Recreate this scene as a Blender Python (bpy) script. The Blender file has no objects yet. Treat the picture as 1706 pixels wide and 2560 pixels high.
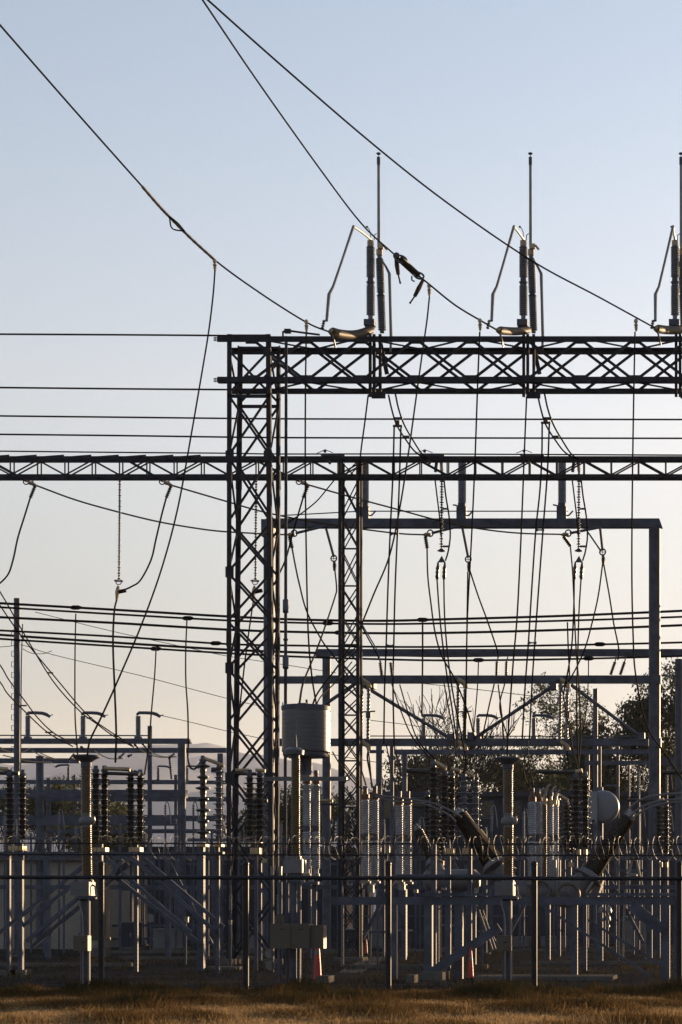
import bpy, math, random
import numpy as np
from mathutils import Vector, Matrix
random.seed(7); rng = np.random.default_rng(7)
C = bpy.context.scene.collection
sc = bpy.context.scene
# ---------- camera: level, eye height 1.7 m, shifted lens ----------
F, CX, HY, EYE = 4800.0, 1900.0, 2276.0, 1.7
cam = bpy.data.cameras.new('camera'); co = bpy.data.objects.new('camera', cam); C.objects.link(co)
co.location = (0, 0, EYE); co.rotation_euler = (math.radians(90), 0, 0)
cam.sensor_width = 36; cam.sensor_fit = 'AUTO'; cam.lens = F/2560*36
cam.shift_x = (853-CX)/2560; cam.shift_y = (HY-1280)/2560
cam.clip_start = 0.5; cam.clip_end = 60000
sc.camera = co
# ---------- light ----------
SUN_EL, SUN_AZ = math.radians(6), math.radians(58)      # azimuth from +X towards +Y
w = bpy.data.worlds.new('World'); sc.world = w; w.use_nodes = True
nt = w.node_tree; bg = nt.nodes['Background']
sky = nt.nodes.new('ShaderNodeTexSky'); sky.sky_type = 'NISHITA'; sky.sun_disc = False
sky.sun_elevation = SUN_EL; sky.sun_rotation = math.pi/2 - SUN_AZ
sky.altitude = 0; sky.air_density = 1.0; sky.dust_density = 0.7; sky.ozone_density = 1.5
hs = nt.nodes.new('ShaderNodeHueSaturation'); hs.inputs['Saturation'].default_value = 0.70
wb = nt.nodes.new('ShaderNodeMix'); wb.data_type = 'RGBA'; wb.blend_type = 'MULTIPLY'; wb.inputs[0].default_value = 1.0
wb.inputs[7].default_value = (1.05, 0.985, 1.04, 1)      # camera white balance
nt.links.new(sky.outputs[0], hs.inputs['Color']); nt.links.new(hs.outputs[0], wb.inputs[6]); 
tcw = nt.nodes.new('ShaderNodeTexCoord'); sx = nt.nodes.new('ShaderNodeSeparateXYZ'); rw = nt.nodes.new('ShaderNodeValToRGB')   # dusty evening band over the horizon
re_ = rw.color_ramp.elements; re_[0].position = 0.05; re_[0].color = (.63, .565, .55, 1); re_[1].position = 0.43; re_[1].color = (1.13, 1.21, 1.20, 1)
for zp, cc in ((.114, (.68, .648, .65, 1)), (.18, (.94, .885, .83, 1)), (.25, (1.20, 1.12, 1.03, 1)), (.34, (1.19, 1.19, 1.14, 1))): k_ = re_.new(zp); k_.color = cc
w2 = nt.nodes.new('ShaderNodeMix'); w2.data_type = 'RGBA'; w2.blend_type = 'MULTIPLY'; w2.inputs[0].default_value = 1.0
nt.links.new(tcw.outputs['Generated'], sx.inputs[0]); nt.links.new(sx.outputs['Z'], rw.inputs['Fac']); nt.links.new(wb.outputs[2], w2.inputs[6]); nt.links.new(rw.outputs['Color'], w2.inputs[7])
nt.links.new(w2.outputs[2], bg.inputs['Color'])
bg.inputs['Strength'].default_value = 0.05
sl = bpy.data.lights.new('sun', 'SUN'); sl.energy = 2.7; sl.angle = math.radians(0.5); sl.color = (1.0, 0.69, 0.39)
so = bpy.data.objects.new('sun', sl); C.objects.link(so)
sdir = Vector((math.cos(SUN_AZ)*math.cos(SUN_EL), math.sin(SUN_AZ)*math.cos(SUN_EL), math.sin(SUN_EL)))
so.rotation_euler = sdir.to_track_quat('Z', 'Y').to_euler(); so.location = (20, 20, 60)
sc.view_settings.view_transform = 'Standard'; sc.view_settings.look = 'None'
sc.view_settings.exposure = 2.28; sc.view_settings.gamma = 1
sc.cycles.max_bounces = 6; sc.cycles.volume_bounces = 3
# ---------- materials ----------
def mat(name, col, rough=0.5, metal=0.0, var=0.25, scale=3.0, bump=0.0, spec=0.5, col2=None, bscale=None):
    m = bpy.data.materials.new(name); m.use_nodes = True; t = m.node_tree; b = t.nodes['Principled BSDF']
    tc = t.nodes.new('ShaderNodeTexCoord'); nz = t.nodes.new('ShaderNodeTexNoise')
    nz.inputs['Scale'].default_value = scale; nz.inputs['Detail'].default_value = 5; nz.inputs['Roughness'].default_value = 0.65
    t.links.new(tc.outputs['Object'], nz.inputs['Vector'])
    r = t.nodes.new('ShaderNodeValToRGB'); c2 = col2 or tuple(min(1, c*(1+var)) for c in col)
    r.color_ramp.elements[0].position = 0.3; r.color_ramp.elements[1].position = 0.7
    r.color_ramp.elements[0].color = (*[c*(1-var) for c in col], 1); r.color_ramp.elements[1].color = (*c2, 1)
    t.links.new(nz.outputs['Fac'], r.inputs['Fac']); t.links.new(r.outputs['Color'], b.inputs['Base Color'])
    mr = t.nodes.new('ShaderNodeMapRange'); mr.inputs['To Min'].default_value = max(0.02, rough-0.1); mr.inputs['To Max'].default_value = min(1, rough+0.12)
    t.links.new(nz.outputs['Fac'], mr.inputs['Value']); t.links.new(mr.outputs['Result'], b.inputs['Roughness'])
    b.inputs['Metallic'].default_value = metal; b.inputs['Specular IOR Level'].default_value = spec
    if bump:
        n2 = t.nodes.new('ShaderNodeTexNoise'); n2.inputs['Scale'].default_value = bscale or scale*6; n2.inputs['Detail'].default_value = 4
        t.links.new(tc.outputs['Object'], n2.inputs['Vector'])
        bp = t.nodes.new('ShaderNodeBump'); bp.inputs['Strength'].default_value = bump; bp.inputs['Distance'].default_value = 0.05
        t.links.new(n2.outputs['Fac'], bp.inputs['Height']); t.links.new(bp.outputs['Normal'], b.inputs['Normal'])
    return m
STEEL = mat('dark galvanised steel', (0.070, 0.076, 0.102), 0.5, 0.0, 0.4, 2.0, spec=0.12)
LATT = mat('weathered lattice steel', (0.030, 0.030, 0.038), 0.7, 0.0, 0.4, 3.0, spec=0.05)
WIRE = mat('aged conductor', (0.011, 0.008, 0.006), 0.9, 0.0, 0.3, 4.0, spec=0.03)
BUSW = mat('dark bus conductor', (0.009, 0.008, 0.010), 0.9, 0.0, 0.3, 4.0, spec=0.03)
ALU = mat('aluminium tube', (0.16, 0.15, 0.145), 0.3, 0.2, 0.2, 3.0)
BRASS = mat('bronze fitting', (0.30, 0.22, 0.13), 0.35, 0.4, 0.3, 8.0)
BROWN = mat('brown glazed porcelain', (0.085, 0.048, 0.024), 0.3, 0.0, 0.3, 4.0)
COND = mat('brown weathered conductor', (0.075, 0.045, 0.026), 0.7, 0.0, 0.3, 4.0, spec=0.1)
GREYI = mat('grey glazed porcelain', (0.095, 0.10, 0.125), 0.28, 0.0, 0.2, 4.0)
PALEI = mat('pale grey glazed porcelain', (0.27, 0.29, 0.345), 0.25, 0.0, 0.2, 4.0)
BLACKI = mat('dark glazed porcelain', (0.024, 0.020, 0.018), 0.3, 0.0, 0.3, 4.0, spec=0.3)
POLY = mat('dark polymer sheath', (0.045, 0.035, 0.021), 0.55, 0.0, 0.3, 6.0, spec=0.06)
DRUMM = mat('painted grey fibreglass', (0.055, 0.057, 0.070), 0.36, 0.0, 0.12, 1.5)
BEIGE = mat('beige enamel cabinet', (0.070, 0.056, 0.042), 0.5, 0.0, 0.15, 2.0)
CABL = mat('grey enamel cabinet', (0.105, 0.10, 0.108), 0.5, 0.0, 0.2, 2.0)
WHITE = mat('white painted tank', (0.13, 0.135, 0.16), 0.45, 0.0, 0.08, 1.0)
RUST = mat('rust red terminal', (0.09, 0.028, 0.014), 0.5, 0.0, 0.4, 10.0)
WALL = mat('dark ribbed cladding', (0.24, 0.21, 0.185), 0.7, 0.0, 0.18, 0.6, spec=0.0)
BWALL = mat('blue grey block wall', (0.045, 0.048, 0.062), 0.8, 0.0, 0.2, 0.8, spec=0.0)
DARKG = mat('dark window glass', (0.012, 0.013, 0.016), 0.15, 0.0, 0.3, 2.0)
RED = mat('red plastic', (0.42, 0.03, 0.025), 0.45, 0.0, 0.15, 3.0)
CONC = mat('weathered concrete', (0.11, 0.10, 0.09), 0.9, 0.0, 0.25, 2.0, bump=0.3, spec=0.0)
BARK = mat('grey bark', (0.05, 0.042, 0.034), 0.9, 0.0, 0.4, 5.0, spec=0.0)
LEAF = mat('olive leaves', (0.075, 0.078, 0.045), 0.6, 0.0, 0.6, 0.5, spec=0.0)
LEAFD = mat('dark green leaves', (0.060, 0.064, 0.042), 0.6, 0.0, 0.6, 0.5, spec=0.0)
FENCEM = mat('fence steel', (0.012, 0.012, 0.017), 0.4, 0.0, 0.3, 4.0, spec=0.2)
RAZOR = mat('razor wire steel', (0.02, 0.018, 0.016), 0.45, 0.0, 0.2, 6.0, spec=0.12)
# ---------- mesh helpers ----------
W = {}
def P(x, y, d): return Vector(((x-CX)*d/F, d, EYE+(HY-y)*d/F))
def S(px, d): return px*d/F
def G(x, d): return Vector(((x-CX)*d/F, d, 0))
class MB:
    def __init__(s): s.v, s.f = [], []
    def add(s, vs, fs):
        o = len(s.v); s.v += [Vector(v) for v in vs]; s.f += [tuple(i+o for i in f) for f in fs]; return s
    def bar(s, a, b, w, h=None, up=None):
        a, b = Vector(a), Vector(b); h = h or w; d = (b-a).normalized()
        u = Vector(up) if up else (Vector((0, 1, 0)) if abs(d.z) > 0.9 else Vector((0, 0, 1)))
        x = u.cross(d).normalized(); y = d.cross(x).normalized()
        vs = [p+x*sx*w/2+y*sy*h/2 for p in (a, b) for sx, sy in ((-1, -1), (1, -1), (1, 1), (-1, 1))]
        return s.add(vs, [(3, 2, 1, 0), (4, 5, 6, 7), (0, 1, 5, 4), (1, 2, 6, 5), (2, 3, 7, 6), (3, 0, 4, 7)])
    def box(s, c, sx, sy, sz):
        c = Vector(c); return s.bar(c-Vector((0, 0, sz/2)), c+Vector((0, 0, sz/2)), sx, sy)
    def ang(s, a, b, w, fx=1, fy=1, t=None):            # angle iron as one closed L profile, flanges towards fx, fy
        a, b = Vector(a), Vector(b); t = t or w*0.22; d = (b-a).normalized()
        if abs(d.z) > 0.7: x, y = Vector((fx, 0, 0)), Vector((0, fy, 0))
        else: x, y = Vector((0, 0, fx)), Vector((0, fy, 0))
        pr = [(0, 0), (w, 0), (w, t), (t, t), (t, w), (0, w)]
        vs = [p+x*q[0]+y*q[1] for p in (a, b) for q in pr]
        fs = [(i, (i+1) % 6, (i+1) % 6+6, i+6) for i in range(6)]+[(5, 4, 3, 2, 1, 0), (6, 7, 8, 9, 10, 11)]
        return s.add(vs, fs)
    def tube(s, pts, r, n=6):
        pts = [Vector(p) for p in pts]; m = len(pts); vs = []; ref = None
        for i, p in enumerate(pts):
            d = (pts[min(i+1, m-1)]-pts[max(i-1, 0)]).normalized()
            if ref is None: ref = Vector((0, 1, 0)) if abs(d.y) < 0.9 else Vector((0, 0, 1))
            x = d.cross(ref).normalized(); y = x.cross(d).normalized(); ref = y
            rr = r[i] if isinstance(r, (list, tuple)) else r
            vs += [p+(x*math.cos(k*2*math.pi/n)+y*math.sin(k*2*math.pi/n))*rr for k in range(n)]
        fs = [(i*n+k, i*n+(k+1) % n, (i+1)*n+(k+1) % n, (i+1)*n+k) for i in range(m-1) for k in range(n)]
        fs += [tuple(range(n-1, -1, -1)), tuple(range((m-1)*n, m*n))]
        return s.add(vs, fs)
    def ring(s, c, ax, R, r, n=20, m=6, a0=0.0, a1=2*math.pi):
        c, ax = Vector(c), Vector(ax).normalized(); u = ax.orthogonal().normalized(); v = ax.cross(u)
        full = abs(a1-a0-2*math.pi) < 1e-6
        pts = [c+(u*math.cos(a0+(a1-a0)*k/n)+v*math.sin(a0+(a1-a0)*k/n))*R for k in range(n+1)]
        return s.tube(pts, r, m)
    def lathe(s, a, b, prof, n=14):                      # prof: (distance along a->b, radius)
        a, b = Vector(a), Vector(b); d = (b-a).normalized(); u = d.orthogonal().normalized(); v = d.cross(u)
        vs = [a+d*t+(u*math.cos(k*2*math.pi/n)+v*math.sin(k*2*math.pi/n))*r for t, r in prof for k in range(n)]
        m = len(prof)
        fs = [(i*n+k, i*n+(k+1) % n, (i+1)*n+(k+1) % n, (i+1)*n+k) for i in range(m-1) for k in range(n)]
        fs += [tuple(range(n-1, -1, -1)), tuple(range((m-1)*n, m*n))]
        return s.add(vs, fs)
    def cyl(s, a, b, r, n=14, r2=None):
        L = (Vector(b)-Vector(a)).length; return s.lathe(a, b, [(0, r), (L, r if r2 is None else r2)], n)
    def ball(s, c, r, n=10):
        c = Vector(c); pr = [(r-r*math.cos(math.pi*i/8), max(1e-4, r*math.sin(math.pi*i/8))) for i in range(9)]
        return s.lathe(c-Vector((0, 0, r)), c+Vector((0, 0, r)), pr, n)
    def poly(s, pts, y0, y1):                            # prism of an x-z outline between two depths
        n = len(pts); vs = [Vector((x, y0, z)) for x, z in pts]+[Vector((x, y1, z)) for x, z in pts]
        return s.add(vs, [tuple(range(n)), tuple(range(2*n-1, n-1, -1))]+[(i, i+n, (i+1) % n+n, (i+1) % n) for i in range(n)])
def tag(o, label, cat, group=None):
    o['label'] = label; o['category'] = cat
    if group: o['group'] = group
    return o
def thing(name, label, cat, loc, group=None):
    o = bpy.data.objects.new(name, None); o.empty_display_size = 0.2; C.objects.link(o); o.location = loc
    W[o.name] = Vector(loc); return tag(o, label, cat, group)
def mk(name, mb, m, parent=None, smooth=True, at=None, label=None, cat=None, group=None, kind=None):
    org = W[parent.name] if parent else (Vector(at) if at is not None else mb.v[0].copy())
    me = bpy.data.meshes.new(name); me.from_pydata([v-org for v in mb.v], [], mb.f); me.materials.append(m)
    if smooth:
        me.polygons.foreach_set('use_smooth', [True]*len(me.polygons))
        try: me.set_sharp_from_angle(angle=math.radians(40))
        except Exception: pass
    o = bpy.data.objects.new(name, me); C.objects.link(o)
    if parent: o.parent = parent
    else: o.location = org
    W[o.name] = org
    if label and cat: tag(o, label, cat, group)
    elif label: o['label'] = label
    if kind: o['kind'] = kind
    return o
def copy_tree(o, off, label=None, group=None):
    c = o.copy(); C.objects.link(c); c.location = o.location+Vector(off)
    if label: c['label'] = label
    if group: c['group'] = group
    W[c.name] = W[o.name]+Vector(off)
    def rec(src, dst):
        for ch in list(src.children):
            k = ch.copy(); C.objects.link(k); k.parent = dst; W[k.name] = W[c.name]; rec(ch, k)
    rec(o, c); return c
def spline(pts, sub=6):
    if len(pts) < 3: return [Vector(p) for p in pts]
    q = [pts[0]*2-pts[1]]+list(pts)+[pts[-1]*2-pts[-2]]; out = []
    for i in range(1, len(q)-2):
        p0, p1, p2, p3 = q[i-1:i+3]
        for k in range(sub):
            t = k/sub
            out.append(0.5*((2*p1)+(p2-p0)*t+(2*p0-5*p1+4*p2-p3)*t*t+(3*p1-p0-3*p2+p3)*t**3))
    out.append(Vector(pts[-1])); return out
def path(px, d0, d1):
    L = [0]
    for a, b in zip(px, px[1:]): L.append(L[-1]+math.hypot(b[0]-a[0], b[1]-a[1]))
    return [P(p[0], p[1], p[2] if len(p) > 2 else d0+(d1-d0)*l/L[-1]) for p, l in zip(px, L)]
def wire(label, px, d0, d1=None, wpx=4.2, name='overhead_wire', cat='wire', group=None, m=None, straight=False, clamps=()):
    d1 = d1 or d0; pp = path(px, d0, d1); sp = pp if straight else spline(pp)
    o = mk(name, MB().tube(sp, S(wpx/2, (d0+d1)/2)), m or WIRE, label=label, cat=cat, group=group)
    for i in clamps:                                     # compression clamp at a listed point
        a = pp[i]; b = pp[i+1] if i+1 < len(pp) else pp[i-1]; dv = (b-a).normalized()
        mb = MB().lathe(a-dv*0.02, a+dv*0.5, [(0, .03), (.03, .06), (.2, .06), (.22, .09), (.26, .09), (.28, .06), (.4, .055), (.5, .03)], 8)
        k = mk('compression_clamp', mb, WIRE, parent=None); k.parent = o; k.location = (0, 0, 0)
        me = k.data; off = W[k.name]-W[o.name]
        for v in me.vertices: v.co += off
        W[k.name] = W[o.name]
    return o
def shed_prof(L, pitch, rc, rs, alt=1.0):
    n = max(2, round(L/pitch)); p = L/n; pr = [(0, rc)]
    for i in range(n):
        r = rs if i % 2 == 0 else rc+(rs-rc)*alt
        z = i*p; pr += [(z+p*.22, rc), (z+p*.30, r*.97), (z+p*.42, r), (z+p*.52, r*.9), (z+p*.80, rc)]
    pr.append((L, rc)); return pr
def disc_prof(L, pitch, rc, rs):                          # thin wide plates in pairs on a bulging core
    n = max(2, round(L/pitch)); p = L/n; pr = [(0, rc)]
    for i in range(n):
        z = i*p; r = rs*(1 if i % 2 == 0 else .80)
        pr += [(z+p*.10, rc*1.15), (z+p*.34, rc*1.25), (z+p*.46, rc*1.05), (z+p*.52, r*.82), (z+p*.60, r), (z+p*.68, r*.98), (z+p*.76, r*.55), (z+p*.84, rc)]
    pr.append((L, rc)); return pr
def ins(parent, a, b, pitch, rc, rs, m, alt=1.0, n=14, name='insulator_body'):
    a, b = Vector(a), Vector(b)
    return mk(name, MB().lathe(a, b, shed_prof((b-a).length, pitch, rc, rs, alt), n), m, parent)
# ---------- ground, hills ----------
def sheet(name, x0, x1, y0, y1, z, m, nx=1, ny=1, h=0.0, kind='structure', label=None):
    xs = np.linspace(x0, x1, nx+1); ys = np.linspace(y0, y1, ny+1)
    vs = [Vector((x, y, z+(random.uniform(-h, h) if 0 < i < nx and 0 < j < ny else 0))) for j, y in enumerate(ys) for i, x in enumerate(xs)]
    mb = MB(); mb.add(vs, [(j*(nx+1)+i, j*(nx+1)+i+1, (j+1)*(nx+1)+i+1, (j+1)*(nx+1)+i) for j in range(ny) for i in range(nx)])
    return mk(name, mb, m, smooth=True, kind=kind, at=(0, 0, 0))
GROUND = mat('dry earth', (0.05, 0.042, 0.032), 0.95, 0, 0.3, 0.02, bump=0.4, bscale=3, spec=0.0)
GRAVEL = mat('dark crushed gravel', (0.036, 0.033, 0.032), 0.95, 0, 0.4, 0.35, bump=0.9, bscale=14, spec=0.0)
SOIL = mat('dry grass litter', (0.03, 0.02, 0.011), 0.95, 0, 0.4, 1.2, bump=0.8, bscale=10, spec=0.0)
HILLM = mat('hazy hillside', (0.20, 0.22, 0.26), 0.95, 0, 0.15, 0.004, spec=0.0)  # blue of the distant air put into the hill colour
sheet('ground', -5000, 5000, -60, 5600, 0, GROUND)
sheet('gravel_yard', -40, 30, 40.4, 128, 0.006, GRAVEL, 40, 50, 0.0)
sheet('verge', -40, 30, 5, 40.4, 0.004, SOIL, 20, 20, 0.0)
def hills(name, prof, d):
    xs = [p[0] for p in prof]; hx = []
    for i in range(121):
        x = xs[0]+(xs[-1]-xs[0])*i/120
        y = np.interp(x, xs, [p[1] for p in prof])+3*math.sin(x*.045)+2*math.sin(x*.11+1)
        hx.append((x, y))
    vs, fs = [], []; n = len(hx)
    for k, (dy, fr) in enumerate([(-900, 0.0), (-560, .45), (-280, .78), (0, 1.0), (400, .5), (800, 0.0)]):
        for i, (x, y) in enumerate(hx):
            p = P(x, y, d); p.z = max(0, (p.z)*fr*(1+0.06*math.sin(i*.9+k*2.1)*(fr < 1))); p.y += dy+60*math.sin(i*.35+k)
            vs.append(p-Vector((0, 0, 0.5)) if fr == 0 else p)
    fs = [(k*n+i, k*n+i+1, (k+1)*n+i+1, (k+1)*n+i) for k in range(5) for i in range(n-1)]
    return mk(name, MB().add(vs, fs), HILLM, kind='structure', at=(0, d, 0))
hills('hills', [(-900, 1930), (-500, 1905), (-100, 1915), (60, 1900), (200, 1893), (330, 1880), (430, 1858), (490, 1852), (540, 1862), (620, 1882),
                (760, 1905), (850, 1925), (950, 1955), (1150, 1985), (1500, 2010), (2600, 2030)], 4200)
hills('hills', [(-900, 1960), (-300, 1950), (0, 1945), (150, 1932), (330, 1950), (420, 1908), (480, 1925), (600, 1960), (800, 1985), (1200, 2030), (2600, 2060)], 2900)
# ---------- main lattice tower ----------
TY = [835, 872, 985, 1140, 1305, 1430, 1552, 1670, 1805, 1945, 2090, 2240, 2412]
def lattice_tower():
    T = thing('lattice_tower', 'tall dark four legged lattice tower at the left end of the big truss', 'tower', G(568, 60))
    z = [EYE+(HY-y)*60/F for y in TY]; z[-1] = 0.12
    fr = lambda zz: (z[0]-zz)/z[0]
    XL = lambda zz: -16.65-0.02*fr(zz)
    XR = lambda zz: -15.30+0.10*fr(zz)
    YB = lambda zz: 61.35-0.68*fr(zz)
    def leg(x, y, fx, fy):
        mb = MB(); a, b = z[0], z[-1]
        mb.ang((x(b), y(b), b), (x(a), y(a), a), 0.14, fx, fy, 0.035); l = mk('leg', mb, LATT, T, False)
        for k in (3, 6, 9):                                # splice sleeves
            zz = z[k]-0.25
            mk('splice_plate', MB().ang((x(zz-.55)-fx*.012, y(zz-.55)-fy*.012, zz-.55), (x(zz)-fx*.012, y(zz)-fy*.012, zz), 0.16, fx, fy, 0.025), LATT, l, False)
        mk('concrete_footing', MB().box((x(0), y(0), 0.09), .5, .5, .18), CONC, l)
    yf = lambda zz: 60.0
    leg(XL, yf, 1, 1); leg(XR, yf, -1, 1); leg(XL, YB, 1, -1); leg(XR, YB, -1, -1)
    for k in range(1, len(z)-1):
        a, b = z[k]-0.04, z[k+1]+0.04
        for face in (0, 1):
            y0 = (lambda zz: 60.045) if face == 0 else (lambda zz: YB(zz)-.045)
            mk('diagonal_brace', MB().bar((XL(a)+.05, y0(a)-.012, a), (XR(b)-.05, y0(b)-.012, b), .075, .022, (0, 1, 0)), LATT, T, False)
            mk('diagonal_brace', MB().bar((XR(a)-.05, y0(a)+.014, a), (XL(b)+.05, y0(b)+.014, b), .075, .022, (0, 1, 0)), LATT, T, False)
        for sd, X in ((1, XL), (-1, XR)):
            x0 = X(a)+sd*.045; fl = k % 2
            p, q = (60.06, YB(b)-.06) if fl else (YB(a)-.06, 60.06)
            mk('side_brace', MB().bar((x0, p, a), (x0, q, b), .022, .06, (1, 0, 0)), LATT, T, False)
    for k in (0, 2):                                       # horizontal struts under and over the truss
        for y0 in (60.03, YB(z[k])-.03):
            mk('horizontal_strut', MB().bar((XL(z[k]), y0, z[k]-.06), (XR(z[k]), y0, z[k]-.06), .06, .10), LATT, T, False)
    for k in (3, 5, 7, 9):
        for X in (XL(z[k]), XR(z[k])):
            mk('gusset_plate', MB().box((X+(.09 if X < -16 else -.09), 59.988, z[k]), .26, .012, .34), LATT, T, False)
    return T
lattice_tower()
# ---------- big truss beam ----------
ZT, ZB, Y0, Y1 = 19.64, 18.20, 60.0, 61.35
def big_truss():
    T = thing('truss_beam', 'deep dark lattice truss beam crossing to the right from the tower top', 'truss', (-16.9, 60, ZB))
    xe = 6.0
    for y, fy, zz, fz, yo in ((Y0, 1, ZT, -1, -.02), (Y1, -1, ZT, -1, .02), (Y0, 1, ZB, 1, -.02), (Y1, -1, ZB, 1, .02)):
        c = mk('chord', MB().ang((-16.95, y+yo, zz), (xe, y+yo, zz), 0.175, fz, fy, 0.04), LATT, T, False)
    for zz in (ZT-.09, ZB+.07):                            # drilled end plates sticking out left of the tower
        mb = MB()
        for k in range(3): mb.bar((-17.06, 59.985, zz+.055-k*.055), (-16.70, 59.985, zz+.055-k*.055), .012, .022)
        for k in range(8): mb.bar((-17.05+k*.05, 59.985, zz-.066), (-17.05+k*.05, 59.985, zz+.066), .022, .011)
        mk('drilled_end_plate', mb, LATT, T, False)
    pit = 1.7125
    nodes = [-7.34+pit*k for k in range(-5, 8)]
    n = len(nodes)
    for i in range(n-1):
        a, b = nodes[i], nodes[i+1]
        for y, s in ((Y0+.04, 1), (Y1-.04, -1)):
            for j, (p, q) in enumerate(((a, b), (b, a))):
                mk('diagonal_brace', MB().bar((p, y+j*.026*s, ZT-.06), (q, y+j*.026*s, ZB+.06), .09, .02, (0, 1, 0)), LATT, T, False)
        for zz in (ZT-.13, ZB+.13): mk('gusset_plate', MB().box((a, Y0+.012, zz), .34, .012, .20), LATT, T, False)
        if i % 2 == 0:
            mk('plan_brace', MB().bar((a, Y0+.06, ZT-.03), (b, Y1-.06, ZT-.03), .08, .03), LATT, T, False)
            mk('plan_brace', MB().bar((a, Y1-.06, ZB+.03), (b, Y0+.06, ZB+.03), .08, .03), LATT, T, False)
        else:
            mk('plan_brace', MB().bar((a, Y1-.06, ZT-.03), (b, Y0+.06, ZT-.03), .08, .03), LATT, T, False)
            mk('plan_brace', MB().bar((a, Y0+.06, ZB+.03), (b, Y1-.06, ZB+.03), .08, .03), LATT, T, False)
    return T
big_truss()
# ---------- long narrow truss with its lattice column ----------
def narrow_truss():
    d = 64.0; dy = 0.42; zt = P(0, 1145, d).z; zb = P(0, 1190, d).z; x0 = P(-90, 0, d).x; x1 = P(2500, 0, d).x
    T = thing('truss_beam', 'long slender flat truss beam running full width behind the tower', 'truss', (x0, d, zb))
    for zz, y, s in ((zt, d, -1), (zb, d, 1), (zt, d+dy, -1), (zb, d+dy, 1)):
        mk('chord', MB().bar((x0, y, zz), (x1, y, zz), 0.06, 0.115), LATT, T, False)
    st = S(68.3, d); k = 0; x = P(25, 0, d).x-st
    while x < x1-.3:
        if k < 45:
            for y in (d+.045, d+dy-.045):
                mk('post', MB().bar((x, y, zb+.04), (x, y, zt-.04), .045, .02), LATT, T, False)
            if x < P(560, 0, d).x:                         # overlapping tapered splice plates read as a saw edge
                mk('splice_plate', MB().poly([(x-st*.9, zt+.045), (x, zt+.105), (x, zt-.03), (x-st*.9, zt-.03)], d-.045, d-.033), LATT, T, False)
                mk('splice_plate', MB().poly([(x-st*.8, zb+.03), (x+st*.1, zb+.03), (x+st*.1, zb-.10), (x-st*.8, zb-.05)], d-.045, d-.033), LATT, T, False)
            a, b = ((x, zb+.05), (x+st, zt-.05)) if k % 2 else ((x, zt-.05), (x+st, zb+.05))
            for y in (d+.07, d+dy-.07):
                mk('diagonal_brace', MB().bar((a[0], y, a[1]), (b[0], y, b[1]), .05, .018, (0, 1, 0)), LATT, T, False)
        x += st; k += 1
    return T
narrow_truss()
def lattice_column():
    d = 64.6; T = thing('lattice_column', 'slim lattice column with small cross lacing under the slender truss', 'column', G(851, d))
    xa, xb = P(846, 0, d).x, P(899, 0, d).x; dd = 0.5; zt = P(0, 1150, d).z
    for x, fx in ((xa, 1), (xb, -1)):
        for y, fy in ((d, 1), (d+dd, -1)):
            l = mk('leg', MB().ang((x, y, 0.1), (x, y, zt), .115, fx, fy, .025), LATT, T, False)
    ys = [1150, 1200, 1290, 1372, 1465, 1535, 1612, 1655, 1705, 1745, 1788, 1840, 1902, 1960, 2018, 2080, 2140, 2200, 2260, 2330, 2408]
    zz = [P(0, y, d).z for y in ys]
    for k in range(len(zz)-1):
        a, b = zz[k], max(zz[k+1], .15)
        for y in (d+.03, d+dd-.03):
            mk('lacing_bar', MB().bar((xa+.05, y-.008, a), (xb-.05, y-.008, b), .04, .014, (0, 1, 0)), LATT, T, False)
            mk('lacing_bar', MB().bar((xb-.05, y+.008, a), (xa+.05, y+.008, b), .04, .014, (0, 1, 0)), LATT, T, False)
        if k in (3, 4, 6, 10, 12, 14): mk('tie_bar', MB().bar((xa, d-.012, a), (xb, d-.012, a), .02, .055), LATT, T, False)
    mk('base_plate', MB().box(((xa+xb)/2, d+dd/2, .06), 1.0, .9, .12), CONC, T)
lattice_column()
# ---------- tubular gantries ----------
def post(T, x, wpx, ytop, d, name='post', n=18, ybot=None):
    b = G(x, d); t = P(x, ytop, d); r = S(wpx/2, d)
    if ybot: b = P(x, ybot, d)
    p = mk(name, MB().cyl(b, t, r, n), STEEL, T)
    if not ybot: mk('base_plate', MB().box((b.x, b.y, .05), r*3.4, r*3.4, .10), CONC, p)
    return p
def beam(T, xa, xb, yc, hpx, d, name='beam', depth=None, m=None, bevel=0):
    a, b = P(xa, yc, d), P(xb, yc, d); h = S(hpx, d); dep = depth or h
    if bevel:                                             # mitred ends
        e = h*bevel; pts = [(a.x+e, a.z+h/2), (b.x-e, b.z+h/2), (b.x, b.z-h/2), (a.x, a.z-h/2)]
        return mk(name, MB().poly(pts, d-dep/2, d+dep/2), m or STEEL, T, False)
    return mk(name, MB().bar(a, b, dep, h), m or STEEL, T, False)
D1 = 70.0
g = thing('steel_gantry', 'tallest tubular steel gantry with two lower crossbeams and slanting struts', 'gantry', G(1637, D1))
post(g, 1637, 29, 1320, D1); post(g, 673, 27, 1320, D1)
mk('column_cap', MB().box(P(673, 1322, D1), S(31, D1), .5, S(42, D1)), STEEL, g, False)
beam(g, 660, 1657, 1309, 22, D1, bevel=.35); beam(g, 690, 1624, 1700, 17, D1); beam(g, 690, 1622, 1856, 18, D1)
for a, b in (((905, 1712), (1130, 1848)), ((1392, 1710), (1183, 1848)), ((1428, 1712), (1606, 1846)), ((895, 1705), (770, 1790))):
    mk('slanting_strut', MB().tube([P(*a, D1), P(*b, D1)], S(4.5, D1), 10), STEEL, g)
for x, y in ((930, 1712), (1130, 1846), (1180, 1842), (1385, 1715), (1604, 1842), (1645, 1700), (1645, 1857)):
    mk('flange_plate', MB().box(P(x, y, D1), S(17, D1), .52, S(20, D1)), STEEL, g, False)
D2 = 78.0
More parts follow.
